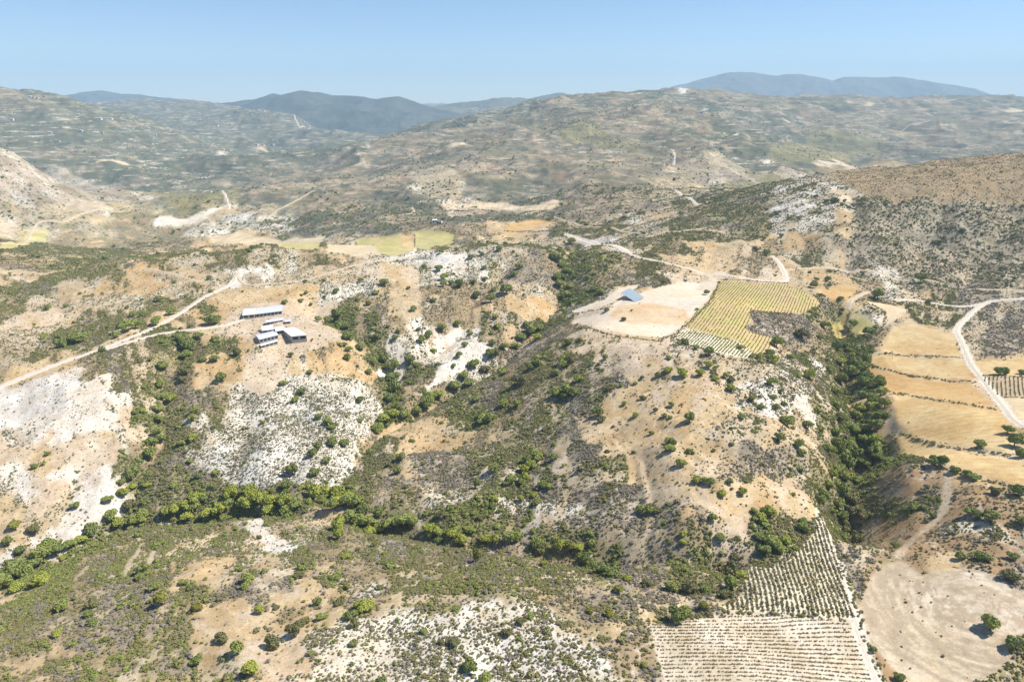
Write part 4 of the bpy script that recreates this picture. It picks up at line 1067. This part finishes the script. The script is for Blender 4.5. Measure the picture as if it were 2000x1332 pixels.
more_trees(5000, 200, 1250, 'd', 2.7, 'ggbkko')
more_trees(16000, 250, 1500, 'cmbtksq', 1.9, 'kkggo', lambda x, y: .07 + .16 * np.clip(fbm(x, y, 120, 801, 3) * 2, 0, 1))
more_trees(90000, 1300, 5500, 'vnsmcbkq', 2.9, 'kkkko', lambda x, y: np.clip(.06 + .9 * (fbm(x, y, 110, 821, 4, .6) + .02), .02, .7))
for k in 'bgkyo':
    if not TREE_STUFF[k]: continue
    rows = TREE_STUFF[k]
    src = [src_crown[(k, v)] for v in range(3) if (k, v) in src_crown]
    rows = [r[:6] + (r[6] % len(src),) for r in rows]
    print('tree stuff', k, len(rows))
    scatter_object('woodland', rows, src, f"{names[k]} small trees dotted over the distant slopes and gullies", 'woodland')
# ------------------------------------------------------------------ vine rows
def vine_mat(name, a, b_, tip):
    return foliage_mat(name, a, b_, tip, .3)
VM = {'low': vine_mat('dry_low_vines', (.28,.215,.12), (.40,.32,.18), (.30,.28,.12)), 'chalk': vine_mat('sparse_vines', (.22,.19,.09), (.34,.29,.14), (.27,.29,.10)),
      'gold': vine_mat('yellow_vines', (.30,.27,.05), (.46,.40,.08), (.27,.30,.05)),
      'brown': vine_mat('brown_vines', (.22,.17,.08), (.30,.24,.10), (.25,.25,.09)),
      'orange': vine_mat('orange_vines', (.45,.27,.06), (.50,.36,.09), (.34,.30,.07))}
def vines(field, d0, d1, spacing, plant, size, mat, what, group, mat2=None, miss=.1):
    P2 = FW[field][1]
    e = at([d0, d1])[:, :2]
    t = e[1] - e[0]; t /= np.hypot(*t); n = np.array([-t[1], t[0]])
    s = P2 @ n; u_ = P2 @ t
    us = np.arange(u_.min(), u_.max(), plant)
    offs = np.arange(s.min() + spacing * .5, s.max(), spacing)
    made = []
    for k, o_ in enumerate(offs):
        q = t[None] * us[:, None] + n[None] * (o_ + 0.12 * np.sin(us / 11 + k))[:, None]
        inn = inside(q[:, 0], q[:, 1], P2)
        # keep a headland at the ends
        ii = np.where(inn)[0]
        if len(ii) < 5: continue
        inn[ii[:1]] = False; inn[ii[-1:]] = False
        gap = fbm(q[:, 0], q[:, 1], 14, 901, 3)
        inn &= (rng.uniform(0, 1, len(us)) > miss + (.25 if field != 'vinT' else .08) * (gap > .14))
        q = q[inn] + rng.normal(0, .10, (int(inn.sum()), 2))
        if len(q) < 4: continue
        z = ground(q[:, 0], q[:, 1]) + CAM_Z
        m = len(q); nl = 12
        d = rng.standard_normal((m, nl, 3)); d /= np.linalg.norm(d, axis=2)[..., None]
        sc = size * rng.uniform(.6, 1.25, m)[:, None, None]
        c = np.stack([q[:, 0], q[:, 1], z], 1)[:, None, :] + d * sc * np.array([.75, .75, .55]) * rng.uniform(.4, 1, (m, nl, 1)) + np.array([0, 0, 1.0]) * sc * .6
        n_ = d + rng.standard_normal((m, nl, 3)) * .5; n_ /= np.linalg.norm(n_, axis=2)[..., None]
        t1 = np.cross(n_, rng.standard_normal((m, nl, 3))); t1 /= np.linalg.norm(t1, axis=2)[..., None]; t2 = np.cross(n_, t1)
        hs_ = sc * .42
        V_ = np.stack([c - t1 * hs_, c + t2 * hs_, c + t1 * hs_, c - t2 * hs_], 2).reshape(-1, 3)
        org = np.array([q[:, 0].mean(), q[:, 1].mean(), z.mean()])
        me = np_mesh('vine_row', V_ - org, np.arange(m * nl * 4).reshape(-1, 4))
        me.materials.append(VM[mat2] if (mat2 and mat2_pick(org)) else VM[mat])
        ob = link('vine_row', me); ob.location = org
        dep_ = org[1] * CP - (org[2] - CAM_Z) * SP
        made.append((1000 + FPX * org[0] / dep_, 666 - FPX * (org[1] * SP + (org[2] - CAM_Z) * CP) / dep_, ob))
    horiz = abs(t[0]) > abs(t[1])
    made.sort(key=lambda m_: m_[1] if horiz else m_[0])
    for i, (px, py, ob) in enumerate(made):
        w = ('from the top' if horiz else 'from left')
        first, last = ('topmost', 'lowest') if horiz else ('leftmost', 'rightmost')
        pre = first if i == 0 else (last if i == len(made) - 1 else number_word(i + 1) + ' ' + w + ',')
        ob['label'] = f"{pre} {what}"; ob['category'] = 'vine row'; ob['group'] = group
    print(field, 'rows', len(made))
def number_word(n):
    tens = {2: 'twenty', 3: 'thirty', 4: 'forty', 5: 'fifty', 6: 'sixty', 7: 'seventy', 8: 'eighty', 9: 'ninety'}
    if n <= 20: return ORD[n - 1]
    t_, u_ = divmod(n, 10)
    if n >= 100: return 'hundred and ' + number_word(n - 100) if n > 100 else 'hundredth'
    return (tens[t_][:-1] + 'ieth') if u_ == 0 else tens[t_] + ' ' + ORD[u_ - 1]
mat2_pick = lambda org: False
vines('vinT', (1644,1197), (1590,1038), 2.15, .9, .88, 'chalk', "row of sparse vines in the triangular chalk vineyard", 'vine rows in the triangular chalk vineyard', miss=.04)
vines('vinB', (1300,1262), (1660,1270), 2.1, .7, .50, 'low', "cross row of thin vines in the lower white vineyard", 'vine rows in the lower white vineyard', miss=.10)
mat2_pick = lambda org: False
vines('vinY', (1425,652), (1450,612), 3.0, 1.7, .72, 'gold', "row of yellowing vines in the L shaped vineyard", 'vine rows in the L shaped vineyard')
vines('vinG', (1385,668), (1400,652), 2.6, 1.5, .85, 'gold', "short vine row on the white strip below the L shaped vineyard", 'vine rows on the white strip')
vines('vinS', (1975,775), (1972,738), 2.8, 1.5, .75, 'brown', "vine row in the small vineyard right of the white track", 'vine rows in the small right vineyard')

# ------------------------------------------------------------------ buildings
def plain(name, c, rough=.7, var=.08, metal=0):
    m, nt, b = new_mat(name)
    c2 = tuple(max(0, x - var) for x in c)
    nt.links.new(mixc(nt, remap(nt, noise(nt, geo_pos(nt), .8, 5, .7), .3, .7, 0, 1), c, c2), b.inputs['Base Color'])
    b.inputs['Roughness'].default_value = rough
    return m
def roof_mat(name, c, var=.06):
    m, nt, b = new_mat(name)
    pos = geo_pos(nt)
    w_ = nt.nodes.new('ShaderNodeTexWave'); w_.inputs['Scale'].default_value = 1.2; w_.inputs['Distortion'].default_value = .3
    nt.links.new(pos, w_.inputs['Vector'])
    f = mathn(nt, 'MULTIPLY', mathn(nt, 'ADD', w_.outputs['Fac'], noise(nt, pos, .25, 5, .6)), .5)
    nt.links.new(mixc(nt, f, c, tuple(max(0, x - var * 2) for x in c)), b.inputs['Base Color'])
    b.inputs['Roughness'].default_value = .5
    return m
MB = {'wall': plain('rendered_wall', (.58,.54,.47)), 'grey': plain('block_wall', (.44,.42,.39)), 'white': roof_mat('white_sheet_roof', (.80,.80,.80)),
      'pale': roof_mat('pale_sheet_roof', (.62,.64,.68)), 'blue': roof_mat('blue_sheet_roof', (.36,.43,.48)), 'dark': plain('dark_opening', (.05,.05,.055), .9, .02), 'steel': plain('steel_post', (.35,.35,.36)),
      'tile': roof_mat('clay_tile_roof', (.45,.25,.16)), 'house': plain('white_house_wall', (.78,.76,.72), .8, .05)}
class Mesh:
    def __init__(s): s.v = []; s.f = []
    def hexa(s, P):     # 8 points: bottom 4 ccw, top 4 ccw
        o = len(s.v); s.v += [tuple(p) for p in P]
        for f in ((0,3,2,1),(4,5,6,7),(0,1,5,4),(1,2,6,5),(2,3,7,6),(3,0,4,7)): s.f.append(tuple(o + i for i in f))
    def make(s, name, mat, parent): 
        me = bpy.data.meshes.new(name); me.from_pydata(s.v, [], s.f); me.update(); me.materials.append(mat)
        return link(name, me, None, parent)
def shed(A, B, C, h, wallm, roofm, label, name='farm_shed', cat='shed', openings=4, rise=.9, group=None, opensided=False, origin=None):
    if origin is None:
        a, b_, c = at([A, B, C])
    else:
        a, b_, c = origin
    a = np.array([a[0], a[1]]); ux = np.array([b_[0], b_[1]]) - a; uy = np.array([c[0], c[1]]) - a
    L = np.hypot(*ux); ux /= L
    W = np.hypot(*uy); uy /= W
    cs_ = np.array([a, a + ux * L, a + ux * L + uy * W, a + uy * W])
    zs = ground(cs_[:, 0], cs_[:, 1]); z0 = zs.min() - .3; z1 = zs.mean() + .1
    root = bpy.data.objects.new(name, None); COL.objects.link(root); root.location = (a[0], a[1], z1 + CAM_Z)
    root['label'] = label; root['category'] = cat
    if group: root['group'] = group
    def pt(u, v, z): return (ux[0] * u + uy[0] * v, ux[1] * u + uy[1] * v, z)
    def box(m, u0, u1, v0, v1, za, zb): m.hexa([pt(u0, v0, za), pt(u1, v0, za), pt(u1, v1, za), pt(u0, v1, za), pt(u0, v0, zb), pt(u1, v0, zb), pt(u1, v1, zb), pt(u0, v1, zb)])
    lo = z0 - z1
    if opensided:
        n = max(3, int(L / 5)); 
        for k in range(n + 1):
            for v in (0.3, W - .3):
                m = Mesh(); u = .3 + (L - .6) * k / n; box(m, u - .12, u + .12, v - .12, v + .12, lo, h); m.make('post', MB['steel'], root)
        m = Mesh(); box(m, .2, L - .2, W - .45, W - .25, lo, h * .5); m.make('back_wall', MB[wallm], root)
    else:
        m = Mesh(); box(m, 0, L, 0, .2, lo, h); box(m, 0, L, W - .2, W, lo, h); box(m, 0, .2, .2, W - .2, lo, h); box(m, L - .2, L, .2, W - .2, lo, h)
        m.make('wall', MB[wallm], root)
        for k in range(openings):
            u = L * (k + .5) / openings; w_ = L / openings * .36
            m = Mesh(); box(m, u - w_, u + w_, -.05, .04, .4 if openings > 1 else 0, h * .72); m.make('opening', MB['dark'], root)
    m = Mesh(); e = .5
    m.hexa([pt(-e, -e, h), pt(L + e, -e, h), pt(L + e, W / 2, h + rise), pt(-e, W / 2, h + rise), pt(-e, -e, h + .15), pt(L + e, -e, h + .15), pt(L + e, W / 2, h + rise + .15), pt(-e, W / 2, h + rise + .15)])
    m.hexa([pt(-e, W / 2, h + rise), pt(L + e, W / 2, h + rise), pt(L + e, W + e, h), pt(-e, W + e, h), pt(-e, W / 2, h + rise + .15), pt(L + e, W / 2, h + rise + .15), pt(L + e, W + e, h + .15), pt(-e, W + e, h + .15)])
    m.make('roof', MB[roofm], root)
    return root
shed((475,624),(498,622),(478,608), 3.4, 'wall', 'white', "short white roofed farm shed at the left end of the long one", openings=2, group='farm sheds')
shed((500,621),(551,614),(503,606), 3.2, 'grey', 'pale', "long pale roofed farm shed at the back of the farmyard", openings=7, group='farm sheds')
shed((520,637),(553,628),(522,631), 2.6, 'grey', 'pale', "narrow low farm shed in the middle of the farmyard", openings=4, group='farm sheds')
shed((571,671),(600,668),(545,642), 4.0, 'grey', 'white', "big white roofed farm shed slanting at the right of the farmyard", openings=2, group='farm sheds', rise=1.2)
shed((540,655),(556,653),(537,643), 3.0, 'grey', 'white', "small square white roofed lean-to against the big slanting shed", openings=1, group='farm sheds')
shed((508,672),(544,664),(500,660), 3.2, 'grey', 'pale', "pale grey roofed farm shed with dark open front at the lower left", openings=5, group='farm sheds')
shed((511,681),(543,673),(509,676), 2.4, 'grey', 'white', "narrow white roofed shelter in front of the grey roofed shed", openings=4, group='farm sheds')
shed((513,651),(534,648),(512,644), 2.6, 'wall', 'white', "small white roofed hut between the grey shed and the long shed", openings=2, group='farm sheds')
shed((1213,584),(1241,590),(1229,576), 3.8, 'grey', 'blue', "open sided blue roofed shed on the bare pale field", opensided=True, rise=.25)
shed((558,633),(568,632),(558,629), 2.2, 'grey', 'pale', "tiny grey roofed hut behind the big slanting shed", openings=1, group='farm sheds')

# far houses
HOUSES = [(62,192,"on the far left ridge"),(70,193,"on the far left ridge"),(84,191,"on the far left ridge"),(55,190,"on the far left ridge"),
 (318,209,"on the crest under the blue left mountains"),(330,206,"on the crest under the blue left mountains"),(341,206,"on the crest under the blue left mountains"),
 (486,221,"in the hilltop village"),(494,218,"in the hilltop village"),(503,217,"in the hilltop village"),(512,218,"in the hilltop village"),(521,217,"in the hilltop village"),(529,217,"in the hilltop village"),(490,225,"in the hilltop village"),(448,243,"on the terraces below the hilltop village"),(455,249,"on the terraces below the hilltop village"),(468,251,"on the terraces below the hilltop village"),
 (562,222,"beside the pale village road"),(545,232,"beside the pale village road"),(590,236,"beside the pale village road"),(600,245,"beside the pale village road"),
 (532,277,"in the hamlet above the valley floor"),(530,284,"in the hamlet above the valley floor"),(538,278,"in the hamlet above the valley floor"),(586,266,"in the hamlet above the valley floor"),(432,292,"in the hamlet above the valley floor"),(498,283,"in the hamlet above the valley floor"),(510,285,"in the hamlet above the valley floor"),(458,283,"in the hamlet above the valley floor"),
 (192,232,"on the dark left slope"),(212,232,"on the dark left slope"),(150,224,"on the dark left slope"),(197,260,"on the dark left slope"),(155,257,"on the dark left slope"),(112,278,"on the dark left slope"),(94,260,"on the dark left slope"),(18,233,"on the dark left slope"),
 (1128,178,"on the centre skyline"),(1210,172,"on the centre skyline"),(1340,180,"on the right skyline"),(1355,183,"on the right skyline"),(1430,174,"on the right skyline"),(1458,173,"on the right skyline"),(1500,176,"on the right skyline"),(1795,186,"on the right skyline"),(1580,190,"on the right skyline"),(1960,194,"on the right skyline"),(940,212,"on the centre left shoulder"),(955,215,"on the centre left shoulder"),(1020,205,"on the centre left shoulder"),(1330,216,"on the terraces under the right skyline"),(1372,222,"on the terraces under the right skyline"),(1390,228,"on the terraces under the right skyline"),(1420,214,"on the terraces under the right skyline"),(1445,219,"on the terraces under the right skyline"),(1600,238,"on the terraces under the right skyline"),(370,228,"on the terraces left of the hilltop village"),(388,236,"on the terraces left of the hilltop village"),(405,231,"on the terraces left of the hilltop village"),(422,246,"on the terraces left of the hilltop village"),(350,250,"on the terraces left of the hilltop village"),(300,262,"on the terraces left of the hilltop village"),(376,262,"on the terraces left of the hilltop village"),
 (845,436,"by the fields in the valley"),(853,438,"by the fields in the valley"),(758,250,"on the saddle by the blue range"),(775,248,"on the saddle by the blue range"),(790,249,"on the saddle by the blue range")]
hp = at([(x, y) for x, y, _ in HOUSES])
cnt = {}
for (x, y, w_), p in zip(HOUSES, hp): cnt.setdefault(w_, []).append(x)
for (x, y, w_), p in zip(HOUSES, hp):
    s = 9 + 6 * rng.random() if p[1] > 2500 else 7
    ang = rng.uniform(-.4, .4)
    a = p[:2]; b_ = a + s * np.array([math.cos(ang), math.sin(ang)]) * 1.5; c = a + s * np.array([-math.sin(ang), math.cos(ang)])
    xs = sorted(cnt[w_]); k = xs.index(x)
    pre = 'leftmost' if k == 0 else ('rightmost' if k == len(xs) - 1 else ORD[k] + ' from left,')
    shed(None, None, None, 6, 'house', 'tile' if rng.random() < .35 else 'white', f"{pre} tiny pale house {w_}", 'house', 'house', openings=2, rise=1.5, group='houses ' + w_, origin=(a, b_, c))

# ------------------------------------------------------------------ haze: one closed box of even air round everything, ground included
lo = float(VZ.min()) + CAM_Z - 5
hz = Mesh(); HX, HY0, HY1, HT = 26000, -1500, 22500, 1350
lo = min(lo, CAM_Z - 500)
hz.hexa([(-HX, HY0, lo), (HX, HY0, lo), (HX, HY1, lo), (-HX, HY1, lo), (-HX, HY0, HT), (HX, HY0, HT), (HX, HY1, HT), (-HX, HY1, HT)])
hm = bpy.data.materials.new('haze'); hm.use_nodes = True
nt = hm.node_tree; nt.nodes.clear()
o = nt.nodes.new('ShaderNodeOutputMaterial'); pv = nt.nodes.new('ShaderNodeVolumePrincipled')
pv.inputs['Color'].default_value = (.56, .79, 1.0, 1); pv.inputs['Density'].default_value = HAZE_DENSITY; pv.inputs['Anisotropy'].default_value = 0.0
nt.links.new(pv.outputs[0], o.inputs['Volume'])
ho = hz.make('haze', hm, None); ho['kind'] = 'stuff'; ho['label'] = 'pale blue haze filling the air over the hills'; ho['category'] = 'haze'
